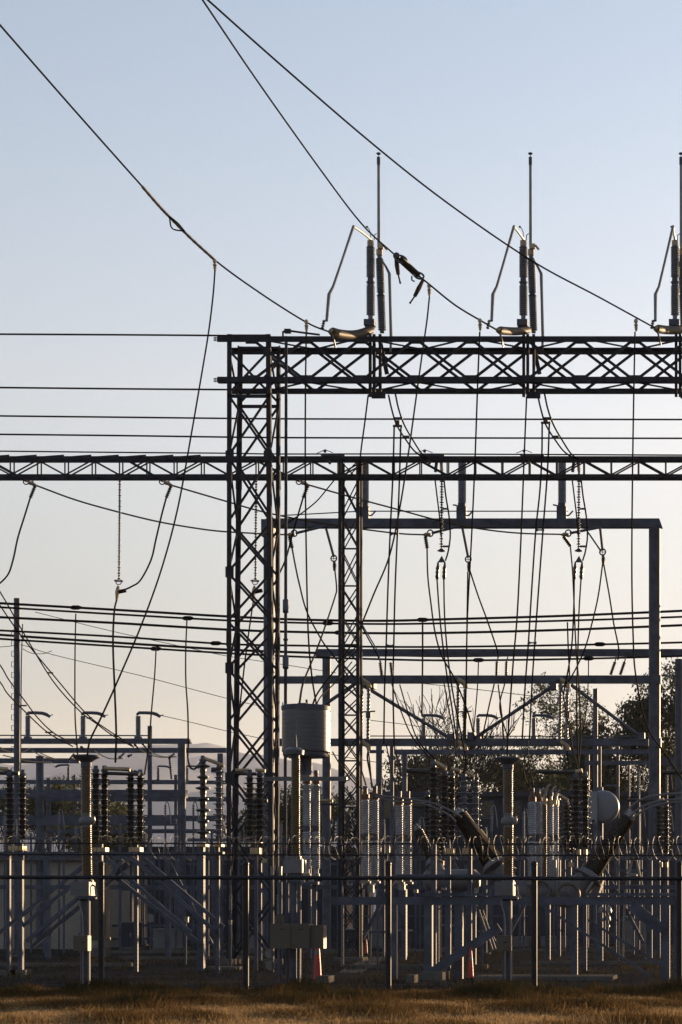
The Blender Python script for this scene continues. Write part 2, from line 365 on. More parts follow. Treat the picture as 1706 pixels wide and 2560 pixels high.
g = thing('steel_gantry', 'tubular gantry whose long beam stays behind the tallest gantry', 'gantry', G(816, D2))
post(g, 817, 21, 1640, D2); post(g, 1698, 20, 1648, D2)
beam(g, 790, 1900, 1632, 17, D2, bevel=.3)
beam(g, 790, 1900, 1690, 3, D2+.3, name='cross_rod')
# left gantries, farther back
D3 = 84.0
g = thing('steel_gantry', 'left tubular gantry carrying three hooked switch heads on its beam', 'gantry', G(455, D3))
post(g, 455, 20, 1860, D3); post(g, 100, 18, 1890, D3); beam(g, -260, 480, 1853, 13, D3, bevel=.4); beam(g, -260, 467, 1985, 20, D3+.1)
beam(g, -260, 462, 2051, 26, D3+.1)
mk('actuator_rod', MB().tube([P(-200, 1838, D3), P(370, 1839, D3)], S(1.6, D3), 6), STEEL, g)
D4 = 94.0
g = thing('steel_gantry', 'farther left gantry with a thin beam reaching the tower', 'gantry', G(372, D4))
post(g, 375, 11, 1815, D4, 'mast'); post(g, 551, 14, 1884, D4); post(g, -100, 14, 1884, D4); beam(g, -260, 566, 1876, 12, D4); beam(g, -260, 470, 1955, 10, D4+.1); beam(g, -260, 200, 1902, 12, D4+.2)
D5 = 100.0
g = thing('steel_gantry', 'small low gantry far back between the left posts', 'gantry', G(122, D5))
post(g, 122, 10, 1945, D5); post(g, 440, 8, 1937, D5); beam(g, 116, 566, 1956, 9, D5); beam(g, 116, 566, 1998, 11, D5)
post(g, 187, 5, 1937, D5, 'mast'); beam(g, 116, 566, 2046, 14, D5); beam(g, 116, 566, 2078, 10, D5)
D6 = 92.0
g = thing('steel_gantry', 'far right gantry with stacked thin beams seen left of the tall round post', 'gantry', G(1490, D6))
post(g, 948, 15, 1862, D6); post(g, 1012, 13, 1884, D6); post(g, 1469, 11, 1878, D6); post(g, 1489, 12, 1722, D6, 'mast'); post(g, 1545, 8, 1862, D6); post(g, 1573, 5, 1900, D6)
beam(g, 984, 1640, 1880, 12, D6); beam(g, 1462, 1640, 1907, 10, D6); beam(g, 925, 960, 1879, 8, D6)
g = thing('steel_gantry', 'two tall posts of a far gantry at the right edge', 'gantry', G(1700, 84))
post(g, 1712, 14, 1650, 84); beam(g, 1640, 1800, 1904, 20, 84); post(g, 1784, 12, 1700, 84)
# pole with climbing steps on the left
T = thing('pole', 'tall round pole with climbing steps near the left edge', 'pole', G(43, 76))
post(T, 43, 15, 1496, 76, 'shaft')
for k in range(24):
    y = 1575+k*26.5
    if y > 2150: break
    a = P(36, y, 76); b = P(29.5, y, 76); c = P(29.5, y+13, 76); e = P(36, y+13, 76)
    mk('climbing_step', MB().tube([a, b, c, e], S(0.9, 76), 5), STEEL, T)
mk('conduit', MB().tube([P(57, 1560, 75.8), P(54, 1650, 75.8), P(53, 1760, 75.8), P(52, 2000, 75.8)], S(1.4, 76), 6), STEEL, T)
# ---------- hooked switch heads ----------
def hook_head(x, d, s, label, lab_g='hooked switch heads on far beams', y0=1845, rev=False):
    T = thing('hook_switch', label, 'switch', P(x, y0, d), lab_g); e = -1 if rev else 1
    p = lambda dx, dy: P(x+e*dx*s, y0+dy*s, d)
    mk('insulator', MB().lathe(p(0, 0), p(0, -55), shed_prof(S(55*s, d), S(4.2*s, d), S(5.4*s, d), S(6.8*s, d)), 12), GREYI, T)
    mk('base_bracket', MB().box(p(0, 1), S(15*s, d), S(15*s, d), S(9*s, d)), STEEL, T, False)
    mk('arm', MB().tube([p(-4, -58), p(2, -63), p(20, -63), p(36, -62), p(46, -59), p(55, -53)], [S(3*s, d), S(4*s, d), S(4*s, d), S(4.2*s, d), S(4.4*s, d), S(3.4*s, d)], 8), STEEL, T)
    mk('contact_tip', MB().tube([p(55, -56), p(63, -58)], S(1.2*s, d), 5), STEEL, T)
    return T
hh = hook_head(70, D3, 1.0, 'hooked switch head beside the stepped pole, leftmost on the left gantry beam')
for x, lb in ((208, 'hooked switch head above the brown column at left, middle one on the beam'), (346, 'hooked switch head nearest the free end of the left gantry beam')):
    copy_tree(hh, (S(x-70, D3), 0, 0), lb)
D7 = 86.0
hh = hook_head(1060, D7, 0.9, 'hooked switch head in front of the bare tree under the slanting strut')
for x, lb in ((1196, 'hooked switch head crossed by the slanting strut, middle one on the right'), (1335, 'hooked switch head left of the gum tree')):
    copy_tree(hh, (S(x-1060, D7), 0, 0), lb)
hook_head(396, D5, .55, 'small far hooked switch head between the pale post and the mast', y0=1950)
hook_head(468, D5, .55, 'small far hooked switch head just right of the pale post', y0=1950)
hook_head(172, D5, .6, 'small far hooked switch head facing left beside the brown column', y0=1950, rev=True)
g = thing('switch_beam', 'thin beam and posts under the three right hooked switch heads', 'beam', G(1000, D7))
beam(g, 900, 1640, 1852, 9, D7); mk('actuator_rod', MB().tube([P(925, 1840, D7), P(1640, 1841, D7)], S(1.4, D7), 6), STEEL, g); post(g, 980, 10, 1856, D7); post(g, 1500, 8, 1856, D7)
# ---------- three tall switches on the big truss ----------
def tall_switch():
    d = 60.7; T = thing('disconnect_switch', 'tall vertical break switch with whip, right of the tower, beside the hanging polymer insulator', 'switch', P(940, 835, d), 'tall switches on the big truss')
    p = lambda x, y, dd=0: P(x, y, d+dd); s = lambda v: S(v, d)
    def column(xb, xt, segs, top, bot, rs, dd):
        X = lambda y: xb+(xt-xb)*(bot-y)/(bot-top)
        b = mk('insulator_column', MB().cyl(p(X(bot), bot, dd), p(X(top), top, dd), s(rs*.55), 12), GREYI, T)
        for y0, y1 in segs:
            mk('porcelain_stack', MB().lathe(p(X(y1), y1, dd), p(X(y0), y0, dd), shed_prof(s(y1-y0), s(5.4), s(rs*.72), s(rs)), 16), GREYI, b)
        m0 = (segs[0][1]+segs[1][0])/2
        mk('middle_flange', MB().lathe(p(X(m0), m0+8, dd), p(X(m0), m0-8, dd), [(0, s(rs*.8)), (s(4), s(rs*.8)), (s(4.2), s(rs)), (s(6), s(rs)), (s(6.2), s(rs*.7)), (s(16), s(rs*.7))], 14), STEEL, b)
        mk('top_cap', MB().cyl(p(X(top), top+14, dd), p(X(top), top, dd), s(rs*.75), 12), BRASS, b)
    column(927, 927, [(616, 693), (713, 788)], 602, 802, 11, 0)
    column(956, 949, [(645, 732), (741, 826)], 624, 832, 10.5, .5)
    mk('base_box', MB().box(p(925, 808, 0), s(26), s(22), s(15)), STEEL, T, False)
    wp = mk('whip_blade', MB().cyl(p(947.5, 618, .4), p(947, 394, .4), s(3.9), 12, s(3.5)), ALU, T)
    mk('blade_tip', MB().cyl(p(947, 412, .4), p(947, 393, .4), s(4.4), 10), STEEL, wp)
    mk('corona_cap', MB().lathe(p(947, 393, .4), p(947, 379, .4), [(0, s(.8)), (s(6), s(.8)), (s(7), s(4.5)), (s(9), s(6)), (s(11), s(4.5)), (s(12), s(1))], 12), STEEL, wp)
    mk('hinge', MB().box(p(952, 616, .4), s(14), s(10), s(12)), BRASS, T)
    mk('upper_arm', MB().tube([p(927, 598), p(905, 580, -1.4), p(884, 566, -2.9)], s(3.2), 8), ALU, T)
    mk('drop_arm', MB().tube([p(884, 566, -2.9), p(856, 650, -3.5), p(833, 717, -4), p(823, 736, -4.1), p(817, 802, -4.5)], [s(3.4), s(3.0), s(3.2), s(4.2), s(3.4)], 8), ALU, T)
    mk('stub_insulator', MB().lathe(p(806, 822, -4.6), p(811, 800, -4.55), shed_prof(s(22), s(6), s(2), s(4.2)), 8), BROWN, T)
    mk('side_arm', MB().tube([p(956, 652, .4), p(966, 668, .4), p(974, 684, .4), p(976, 760, .4), p(978, 840, .4), p(977, 880, .4)], [s(2.4), s(3), s(4), s(3.6), s(4), s(3)], 8), ALU, T)
    mk('arcing_horn', MB().tube([p(927, 600), p(927, 582), p(923, 572), p(918, 567)], s(1), 5), STEEL, T)
    mk('arcing_ball', MB().ball(p(918, 567), s(2.8)), STEEL, T)
    mk('arcing_horn', MB().tube([p(936, 600, .2), p(936, 588, .2), p(942, 584, .2)], s(1.2), 5), STEEL, T)
    mk('terminal_clamp', MB().tube([p(950, 612, .4), p(960, 614, .4), p(968, 624, .4)], s(3), 6), BRASS, T)
    for x in (926, 936, 951): mk('mounting_post', MB().bar(p(x, 992, -.3), p(x, 836, -.3), s(7), s(7)), LATT, T, False)
    mk('mounting_plate', MB().box(p(947, 988, -.85), s(34), s(3), s(16)), LATT, T, False)
    mk('operating_lever', MB().bar(p(950, 850, .1), p(968, 935, .1), s(10), s(7)), LATT, T, False)
    return T
ts = tall_switch()
copy_tree(ts, (S(382, 60.7), 0, 0), 'tall vertical break switch with whip, in the right half, crossed by the long sky wire')
copy_tree(ts, (S(761, 60.7), 0, 0), 'tall vertical break switch cut off by the right edge, only its arm showing fully')
def strain(label, px, d0, d1, r):
    T = thing('strain_insulator', label, 'insulator', P(px[0][0], px[0][1], d0), 'brown strain insulators on the big truss')
    sp = spline(path(px, d0, d1), 10); L = len(sp)
    rr = [S(r, d0)*(0.86 if i % 2 else 1.0)*(0.72 if i in (0, L-1) else 1) for i in range(L)]
    mk('sheath', MB().tube(sp, rr, 14), POLY, T)
    mk('end_clamp', MB().lathe(P(px[0][0]-7, px[0][1]-3, d0-.05), P(px[0][0]+1, px[0][1]+1, d0), [(0, .03), (.02, .07), (.10, .09)], 10), BRASS, T)
    mk('jumper_tail', MB().tube([P(px[0][0]+1, px[0][1]+4, d0), P(px[0][0]+6, px[0][1]+20, d0), P(px[0][0]+10, px[0][1]+40, d0+.3)], S(2.4, d0), 7), BROWN, T)
strain('drooping brown strain insulator at the foot of the first tall switch', [(829, 829), (852, 835), (882, 837), (908, 832), (930, 823)], 56.3, 59.93, 11.5)
strain('stubby brown strain insulator at the foot of the middle tall switch', [(1248, 826), (1272, 828), (1298, 828), (1322, 824)], 56.3, 59.93, 10.5)
strain('brown strain insulator running off the right edge', [(1642, 822), (1668, 825), (1694, 825), (1722, 820)], 56.3, 59.93, 11)
# small head on the truss left end
T = thing('terminal_head', 'small bolted terminal on top of the truss beside the tower', 'terminal', P(712, 832, 60.1))
mk('rod', MB().tube([P(708, 829, 60.1), P(724, 827, 60.1), P(760, 832, 60.1), P(800, 837, 60.1)], S(2.6, 60), 6), LATT, T)
mk('clamp', MB().box(P(720, 828, 60.1), S(16, 60), .12, S(10, 60)), LATT, T, False); mk('stem', MB().bar(P(708, 829, 60.1), P(708, 842, 60.1), .05), LATT, T, False)
# hanging polymer insulator in the middle line
T = thing('line_insulator', 'black polymer insulator with corona rings slung in the middle sky wire', 'insulator', P(1005, 650, 56.5))
d = 56.5
mk('polymer_rod', MB().lathe(P(1000, 647, d), P(1047, 690, d), shed_prof((P(1047, 690, d)-P(1000, 647, d)).length, S(3.4, d), S(6.5, d), S(9, d)), 14), POLY, T)
for (x, y), R in (((1003, 648), 14), ((1048, 689), 12)):
    mk('corona_ring', MB().ring(P(x, y, d), Vector((.35, -.75, .55)), S(R, d), S(2.6, d)), STEEL, T)
mk('hub', MB().ball(P(992, 640, d), S(9, d)), STEEL, T)
for a, b, c in (((990, 642), (996, 686), (1001, 707)), ((1058, 700), (1037, 741), (1026, 757))):
    mk('dead_end_clamp', MB().tube([P(*a, d), P((a[0]+b[0])/2, (a[1]+b[1])/2, d), P(*b, d)], [S(4, d), S(6, d), S(4.5, d)], 8), POLY, T)
    mk('lead_tail', MB().tube([P(*b, d), P(*c, d)], S(2, d), 6), WIRE, T); mk('lead_tip', MB().ball(P(*c, d), S(2.8, d)), WIRE, T)
mk('hanger', MB().tube([P(1030, 690, d), P(1030, 700, d), P(1037, 704, d)], S(2, d), 6), STEEL, T)
# ---------- grey post insulators standing on the top gantry beam ----------
def beam_post(x):
    T = thing('post_insulator', 'stout post insulator on the top gantry beam, beside the slim column', 'insulator', P(x, 1298, D1), 'stout post insulators on the top gantry beam')
    p = lambda dx, y: P(x+dx, y, D1); s = lambda v: S(v, D1)
    mk('porcelain', MB().lathe(p(0, 1264), p(0, 1150), shed_prof(s(114), s(4.6), s(8.6), s(10)), 16), GREYI, T)
    mk('base_box', MB().box(p(0, 1284), s(24), s(22), s(28)), STEEL, T, False)
    mk('collar', MB().lathe(p(0, 1271), p(0, 1258), [(0, s(13)), (s(4), s(13)), (s(4.5), s(10)), (s(13), s(10))], 14), STEEL, T)
    mk('side_lever', MB().tube([p(-8, 1266), p(-16, 1263), p(-22, 1262)], s(2), 6), STEEL, T)
    mk('side_lever', MB().tube([p(8, 1290), p(18, 1288), p(28, 1277)], s(2), 6), STEEL, T)
    mk('top_bar', MB().tube([p(9, 1152), p(9, 1262)], s(1.6), 6), ALU, T)
    return T
bp = beam_post(912)
copy_tree(bp, (S(243, D1), 0, 0), 'stout post insulator at the middle of the top gantry beam')
copy_tree(bp, (S(493, D1), 0, 0), 'stout post insulator nearest the right end of the top gantry beam')
wire('thin linkage rod joining the stout post insulators just above the beam', [(700, 1289), (850, 1281), (900, 1278), (1420, 1278)], D1, D1, 3.0, 'linkage_rod', 'rod', m=STEEL, straight=True)
# ---------- overhead lines ----------
o = wire('sky wire from the upper left edge to the first tall switch, armour wrapped', [(-60, -8), (0, 62), (180, 268), (355, 465), (430, 548), (535, 648), (650, 732), (765, 805), (824, 830)], 44, 56.25, 4.6, group='three sky wires')
def childtube(parent, name, pts, r, m, n=6):
    k = mk(name, MB().tube(pts, r, n), m, parent); return k
sp = spline(path([(355, 465), (400, 517), (430, 548), (480, 598), (535, 648)], 49.6, 52.2), 8)
childtube(o, 'armour_wrap', sp, [S(3.7 if i % 2 else 3.0, 54) for i in range(len(sp))], BRASS, 8)
for dx, dy in ((-9, 8), (5, -5)):
    sp = spline([P(424, 541, 50.6), P(440+dx, 563+dy, 50.8), P(462, 578, 51.0)], 6); childtube(o, 'spreader_loop', sp, S(1.8, 54), WIRE, 6)
o2 = wire('steep sky wire from the top edge passing behind the first whip to the polymer insulator', [(490, -22), (507, 0), (640, 197), (800, 422), (905, 560), (986, 636)], 44, 56.5, 4.6, group='three sky wires')
wire('brownish line from the polymer insulator down to the middle tall switch', [(1048, 690), (1075, 712), (1140, 764), (1210, 806), (1241, 824)], 56.5, 56.25, 4.4, 'line_conductor', clamps=())
wire('longest sky wire, from the top edge down to the right edge switch', [(496, -20), (520, 0), (700, 160), (930, 358), (1120, 508), (1330, 652), (1500, 744), (1638, 820)], 43, 56.25, 4.6, group='three sky wires')
def tapclamp(x, y, d, label):
    T = thing('tap_clamp', label, 'clamp', P(x, y, d), 'tap clamps on the sky wires')
    mk('clamp_body', MB().lathe(P(x, y-7, d), P(x+1, y+24, d), [(0, S(2, d)), (S(3, d), S(5, d)), (S(9, d), S(5, d)), (S(10, d), S(3, d)), (S(13, d), S(3, d)), (S(14, d), S(5, d)), (S(17, d), S(5, d)), (S(18, d), S(3, d)), (S(21, d), S(4.4, d)), (S(31, d), S(2.4, d))], 8), BRASS, T)
tapclamp(537, 654, 52.3, 'tap clamp high on the armoured sky wire where a jumper leaves'); tapclamp(766, 806, 55.4, 'tap clamp just left of the first tall switch arm')
tapclamp(1073, 716, 56.5, 'tap clamp right below the hanging polymer insulator'); tapclamp(1200, 803, 56.2, 'tap clamp left of the middle brown strain insulator'); tapclamp(1590, 804, 55.8, 'tap clamp left of the brown strain insulator at the right edge')
J = 'jumper_cable'; D = 'drop_wire'; g = 'jumpers dropping from the sky wires'
wire('long jumper curving from the armoured wire down to the left brown column', [(538, 675), (533, 740), (522, 830), (503, 945), (478, 1090), (445, 1270), (405, 1420), (355, 1560), (300, 1690), (255, 1790), (226, 1850), (219, 1888)], 52.3, 42.2, 4.6, J, group=g)
wire('jumper from the polymer insulator crossing the slim column to the grey drum', [(1074, 742), (1068, 800), (1058, 870), (1040, 1000), (1022, 1130), (1000, 1270), (974, 1390), (935, 1485), (894, 1583), (845, 1665), (795, 1732), (779, 1772)], 56.5, 46.3, 4.4, J, group=g)
wire('nearly plumb wire dropping from beside the first switch behind the drum', [(766, 835), (764, 1000), (764, 1220), (768, 1480), (772, 1600), (780, 1690), (793, 1772)], 55.4, 52, 4.2, D, group=g)
wire('plumb wire left of the middle switch, dropping past all beams', [(1200, 830), (1195, 950), (1188, 1150), (1180, 1330), (1169, 1545), (1166, 1700), (1164, 1850)], 56.2, 66, 4.0, D, group=g)
wire('rightmost plumb wire, kinking away to the lower right edge', [(1588, 830), (1583, 1100), (1580, 1400), (1583, 1580), (1590, 1690), (1617, 1812), (1668, 1892), (1720, 1968)], 55.8, 50, 4.2, D, group=g)
wire('wire from the first switch foot falling past the post insulator', [(921, 988), (912, 1060), (902, 1135), (898, 1200)], 61, 64, 4.2, D)
wire('wire from the middle switch foot falling straight past the wide beam', [(1317, 992), (1311, 1140), (1304, 1320), (1294, 1530), (1284, 1650), (1273, 1800), (1268, 1895)], 61, 56, 4.2, D)
# level wires
H = 'level_wire'; gg = 'level wires strung between towers'
wire('topmost level wire from the left edge to the tower head', [(-80, 835), (300, 837), (568, 839)], 60, 60, 4.6, H, group=gg)
wire('second level wire from the left edge ending on the tower', [(-80, 968), (300, 972), (568, 974)], 60, 60, 4.6, H, group=gg)
wire('third level wire running full width just under the big truss', [(-80, 1039), (300, 1043), (700, 1047), (1200, 1048), (1800, 1049), (2500, 1050)], 66, 66, 4.4, H, group=gg)
wire('fourth level wire running full width, midway between both trusses', [(-80, 1085), (300, 1089), (700, 1094), (1200, 1095), (1800, 1096), (2500, 1097)], 66, 66, 4.4, H, group=gg)
wire('lowest level wire skimming the slender truss from the left edge', [(-80, 1127), (300, 1131), (560, 1133), (700, 1135), (1060, 1135), (1800, 1138), (2500, 1139)], 66, 66, 3.6, H, group=gg)
# birds-nest clips on the slender truss
for x, lb in ((813, 'small peaked clip bracket on the slender truss left of the slim column'), (1062, 'small peaked clip bracket on the slender truss beside the left twin wires'), (1311, 'small peaked clip bracket on the slender truss under the middle switch')):
    T = thing('wire_bracket', lb, 'bracket', P(x, 1134, 64), 'peaked clip brackets on the slender truss')
    p = lambda dx, y: P(x+dx, y, 64)
    mk('peak_wire', MB().tube([p(-20, 1133), p(-8, 1128), p(0, 1124), p(10, 1128), p(20, 1132)], S(1, 64), 5), STEEL, T)
    mk('ball', MB().ball(p(0, 1128), S(4, 64)), STEEL, T); mk('clip_rail', MB().bar(p(-10, 1137), p(50, 1139), S(5, 64)), STEEL, T, False)
    mk('hanging_ball', MB().ball(p(12, 1157), S(4, 64)), STEEL, T); mk('hanger', MB().tube([p(8, 1140), p(12, 1155)], S(1.5, 64), 5), STEEL, T)
# ---------- anchors under the slender truss, conductors to the gantry ----------
def anchor(x, y, d, label, tx, ty):
    T = thing('anchor_clamp', label, 'clamp', P(x, y, d), 'anchor clamps under the slender truss')
    p = lambda dx, dy: P(x+dx, y+dy, d); s = lambda v: S(v, d)
    mk('rod', MB().tube([P(tx, ty, d+.2), p(0, 0)], s(3.4), 8), LATT, T)
    mk('hook', MB().ring(p(-2, 1), (0, 1, 0), s(7), s(1.6), 12, 5, .3, 4.4), LATT, T)
    mk('hook', MB().ring(p(9, 2), (0, 1, 0), s(6), s(1.6), 12, 5, .3, 4.4), LATT, T)
    mk('clamp_body', MB().lathe(p(2, 1), p(26, 12), [(0, s(2)), (s(8), s(5)), (s(16), s(4)), (s(26), s(2))], 8), BRASS, T)
    mk('stub_insulator', MB().lathe(p(20, 12), p(8, 42), shed_prof(s(32), s(5), s(3), s(5.6)), 8), BLACKI, T)
anchor(68, 1203, 64, 'anchor clamp under the slender truss nearest the left edge', -10, 1160)
anchor(408, 1203, 64, 'anchor clamp under the slender truss left of the tower', 322, 1152)
anchor(750, 1203, 64, 'anchor clamp under the slender truss between tower and slim column', 680, 1172)
cg = 'brown conductors sagging from truss to gantry'
wire('brown conductor sagging from the leftmost anchor clamp through the tower', [(92, 1214), (190, 1250), (300, 1281), (400, 1305), (500, 1322), (562, 1329), (650, 1334), (722, 1337)], 64, 69.6, 4.0, 'conductor', group=cg, m=COND)
wire('brown conductor sagging from the anchor left of the tower to the beam middle', [(432, 1214), (565, 1253), (660, 1280), (780, 1304), (900, 1322), (1000, 1334), (1064, 1337)], 64, 69.6, 4.0, 'conductor', group=cg, m=COND)
wire('brown conductor sagging from the anchor right of the tower to the right clamp', [(774, 1213), (880, 1243), (1000, 1275), (1100, 1302), (1200, 1322), (1300, 1333), (1404, 1336)], 64, 69.6, 4.0, 'conductor', group=cg, m=COND)
wire('bowed jumper hanging from the leftmost anchor clamp out of frame', [(76, 1245), (62, 1290), (45, 1345), (33, 1400), (18, 1440), (-20, 1475)], 64, 63, 4.6, J)
wire('bowed jumper from the second anchor clamp to the long string insulator', [(416, 1245), (404, 1290), (390, 1350), (378, 1400), (352, 1450), (330, 1466), (308, 1476)], 64, 62.6, 4.6, J)
wire('straight jumper from the third anchor clamp to the ringed clamp', [(758, 1245), (742, 1300), (728, 1350), (714, 1400), (690, 1452)], 64, 66, 4.4, J)
wire('curved jumper rising from the ringed clamp to the slender truss', [(703, 1318), (745, 1290), (790, 1255), (820, 1220), (838, 1198)], 66, 64.2, 3.6, J)
def string_ins(x, y0, y1, d, label):
    T = thing('string_insulator', label, 'insulator', P(x, y0, d), 'long thin string insulators')
    p = lambda dx, y: P(x+dx, y, d); s = lambda v: S(v, d)
    mk('insulator_string', MB().lathe(p(-1, y1), p(1, y0), shed_prof(s(y1-y0), s(7), s(1.5), s(4.4), .65), 10), BLACKI, T)
    mk('cup_ring', MB().ring(p(-2, y1+2), (0, 0, 1), s(10), s(1.4), 16, 5), STEEL, T)
    mk('cup', MB().tube([p(-10, y1+3), p(-6, y1+11), p(2, y1+11), p(7, y1+3)], s(1.3), 5), STEEL, T)
    mk('clamp', MB().lathe(p(-3, y1+14), p(-7, y1+50), [(0, s(2)), (s(6), s(4.5)), (s(16), s(6)), (s(28), s(4)), (s(37), s(3))], 8), BRASS, T)
    mk('side_lug', MB().tube([p(-3, y1+30), p(16, y1+26)], s(5), 8), WIRE, T)
string_ins(299, 1200, 1450, 62.6, 'long thin string insulator hanging in open sky left of the tower')
string_ins(640, 1200, 1450, 62.9, 'long thin string insulator hanging inside the tower legs')
wire('drop wire below the left long string insulator', [(292, 1500), (286, 1530), (283, 1610), (287, 1720), (291, 1830), (289, 1905)], 62.6, 56, 5.2, D)
wire('drop wire leaning away below the string insulator in the tower', [(634, 1502), (624, 1570), (612, 1660), (600, 1770), (590, 1880), (594, 1925)], 62.9, 55, 4.2, D)
# ringed clamps under the top gantry beam
def ring_clamp(x, y, d, label, rod, ox, oy):
    T = thing('ring_clamp', label, 'clamp', P(x, y, d), 'ringed clamps under the top gantry beam')
    p = lambda dx, dy: P(x+dx, y+dy, d); s = lambda v: S(v, d)
    mk('rod', MB().tube([p(8, 0), P(*rod, d)], s(3.4), 8), STEEL, T)
    mk('grading_ring', MB().ring(p(4, 0), (.3, 1, .1), s(8), s(1.8), 18, 6), STEEL, T)
    mk('clamp_body', MB().lathe(p(-14, 4), p(6, 3), [(0, s(2)), (s(6), s(5)), (s(14), s(5)), (s(20), s(2))], 8), BRASS, T)
    mk('stub_insulator', MB().lathe(p(-8, 8), p(ox, oy), shed_prof(s(30), s(5), s(3.4), s(5.6)), 8), BLACKI, T)
ring_clamp(732, 1333, 69.6, 'ringed clamp under the beam between tower and slim column', (818, 1314), -2, 34)
ring_clamp(1072, 1333, 69.6, 'ringed clamp under the beam middle', (1146, 1316), -4, 34)
ring_clamp(1417, 1333, 69.6, 'ringed clamp under the right half of the top gantry beam', (1502, 1318), 8, 30)
wire('jumper from the first ringed clamp curving behind the second beam', [(730, 1366), (738, 1410), (749, 1461), (768, 1530), (806, 1602), (829, 1633), (870, 1690), (905, 1760)], 69.6, 72, 4.0, J)
wire('jumper from the middle ringed clamp leaning rightwards past the braces', [(1068, 1366), (1070, 1440), (1078, 1510), (1088, 1580), (1105, 1640), (1136, 1695), (1170, 1780), (1188, 1850)], 69.6, 66, 4.0, J)
wire('jumper from the right ringed clamp falling through the gum tree', [(1426, 1363), (1432, 1430), (1436, 1520), (1440, 1610), (1448, 1720), (1452, 1850), (1444, 1925)], 69.6, 56, 4.0, J)
def wheel(x, y, d, label, rod, rod2=None):
    T = thing('wheel_clamp', label, 'clamp', P(x, y, d), 'wheel shaped clamps on slanting rods')
    p = lambda dx, dy: P(x+dx, y+dy, d); s = lambda v: S(v, d)
    mk('rod', MB().tube([P(*rod, d), p(0, -4)], s(3.2), 8), STEEL, T)
    if rod2: mk('rod', MB().tube([P(*rod2, d), p(-4, -2)], s(2), 6), STEEL, T)
    mk('wheel_ring', MB().ring(p(0, 0), (.2, 1, 0), s(7.6), s(1.8), 18, 6), STEEL, T)
    mk('spoke', MB().bar(p(-7, 0), p(7, 0), s(1.6)), STEEL, T, False); mk('spoke', MB().bar(p(0, -7), p(0, 7), s(1.6)), STEEL, T, False)
    mk('clamp_body', MB().tube([p(1, 8), p(2, 18), p(2, 31)], [s(3), s(5), s(3.6)], 8), BLACKI, T)
wheel(835, 1396, 69.6, 'wheel clamp on a slanting rod just left of the slim column', (816, 1322))
wheel(1171, 1398, 69.6, 'wheel clamp on a slanting rod under the beam middle', (1157, 1322))
wheel(1507, 1380, 69.6, 'wheel clamp near the right gantry post, held by two rods', (1501, 1322), (1470, 1330))
wire('wire from the left wheel clamp bending down into the drum top', [(838, 1428), (842, 1470), (838, 1492), (812, 1570), (790, 1630), (774, 1668), (757, 1712), (748, 1768)], 69.6, 46.3, 4.4, J)
wire('drum side wire crossing behind the slim column', [(880, 1655), (840, 1705), (800, 1745), (785, 1790)], 60, 50, 3.6, J)
wire('left wire of the fan below the middle wheel clamp', [(1170, 1430), (1168, 1560), (1166, 1700), (1160, 1850)], 69.4, 66, 3.8, D)
wire('right wire of the fan below the middle wheel clamp', [(1175, 1426), (1196, 1490), (1220, 1555), (1243, 1624), (1246, 1645)], 69.6, 69.6, 3.8, D)
wire('left wire of the fan below the right wheel clamp', [(1507, 1410), (1496, 1490), (1480, 1560), (1461, 1626), (1430, 1690), (1405, 1720)], 69.6, 67, 3.8, D)
wire('right wire of the fan below the right wheel clamp', [(1510, 1412), (1524, 1490), (1535, 1560), (1547, 1620), (1545, 1650)], 69.6, 69.6, 3.8, D)
def twin_ins(xa, xb, y0, dxs, label):
    d = 69.6; T = thing('twin_insulator', label, 'insulator', P(xa, y0, d), 'twin stick insulators above the second crossbeam')
    p = lambda x, y: P(x, y, d); s = lambda v: S(v, d)
    for x in (xa, xb): mk('stick_insulator', MB().lathe(p(x+dxs, y0+32), p(x, y0), shed_prof(s(34), s(5), s(3), s(4.8)), 10), BLACKI, T)
    mk('yoke_bar', MB().tube([p(xa+dxs-4, y0+38), p((xa+xb)/2+dxs, y0+36), p(xb+dxs+4, y0+40)], s(1.8), 6), STEEL, T)
    mk('link', MB().tube([p(xa, y0), p(xa+3, y0-14)], s(1.6), 6), STEEL, T); mk('link', MB().tube([p(xb, y0), p(xb+3, y0-14)], s(1.6), 6), STEEL, T)
twin_ins(1243, 1267, 1656, -1, 'twin stick insulators hanging plumb, below the middle wheel clamp')
twin_ins(1538, 1562, 1655, -11, 'slanting twin stick insulators left of the right gantry post')
T = thing('twin_insulator', 'twin black stick insulators on the hanging wire pair right of the slim column', 'insulator', P(950, 1655, 60.5), 'twin stick insulators above the second crossbeam')
for x in (951, 977): mk('stick_insulator', MB().lathe(P(x+4, 1690, 60.5), P(x, 1656, 60.5), shed_prof(.43, .06, .035, .065), 10), BLACKI, T)
mk('link', MB().tube([P(951, 1656, 60.5), P(946, 1630, 60.5), P(905, 1560, 60.8)], .02, 6), STEEL, T)
wire('long slanting wire from the slim column to the black twin sticks', [(895, 1545), (915, 1585), (940, 1630), (952, 1655)], 62, 60.5, 3.6, D)
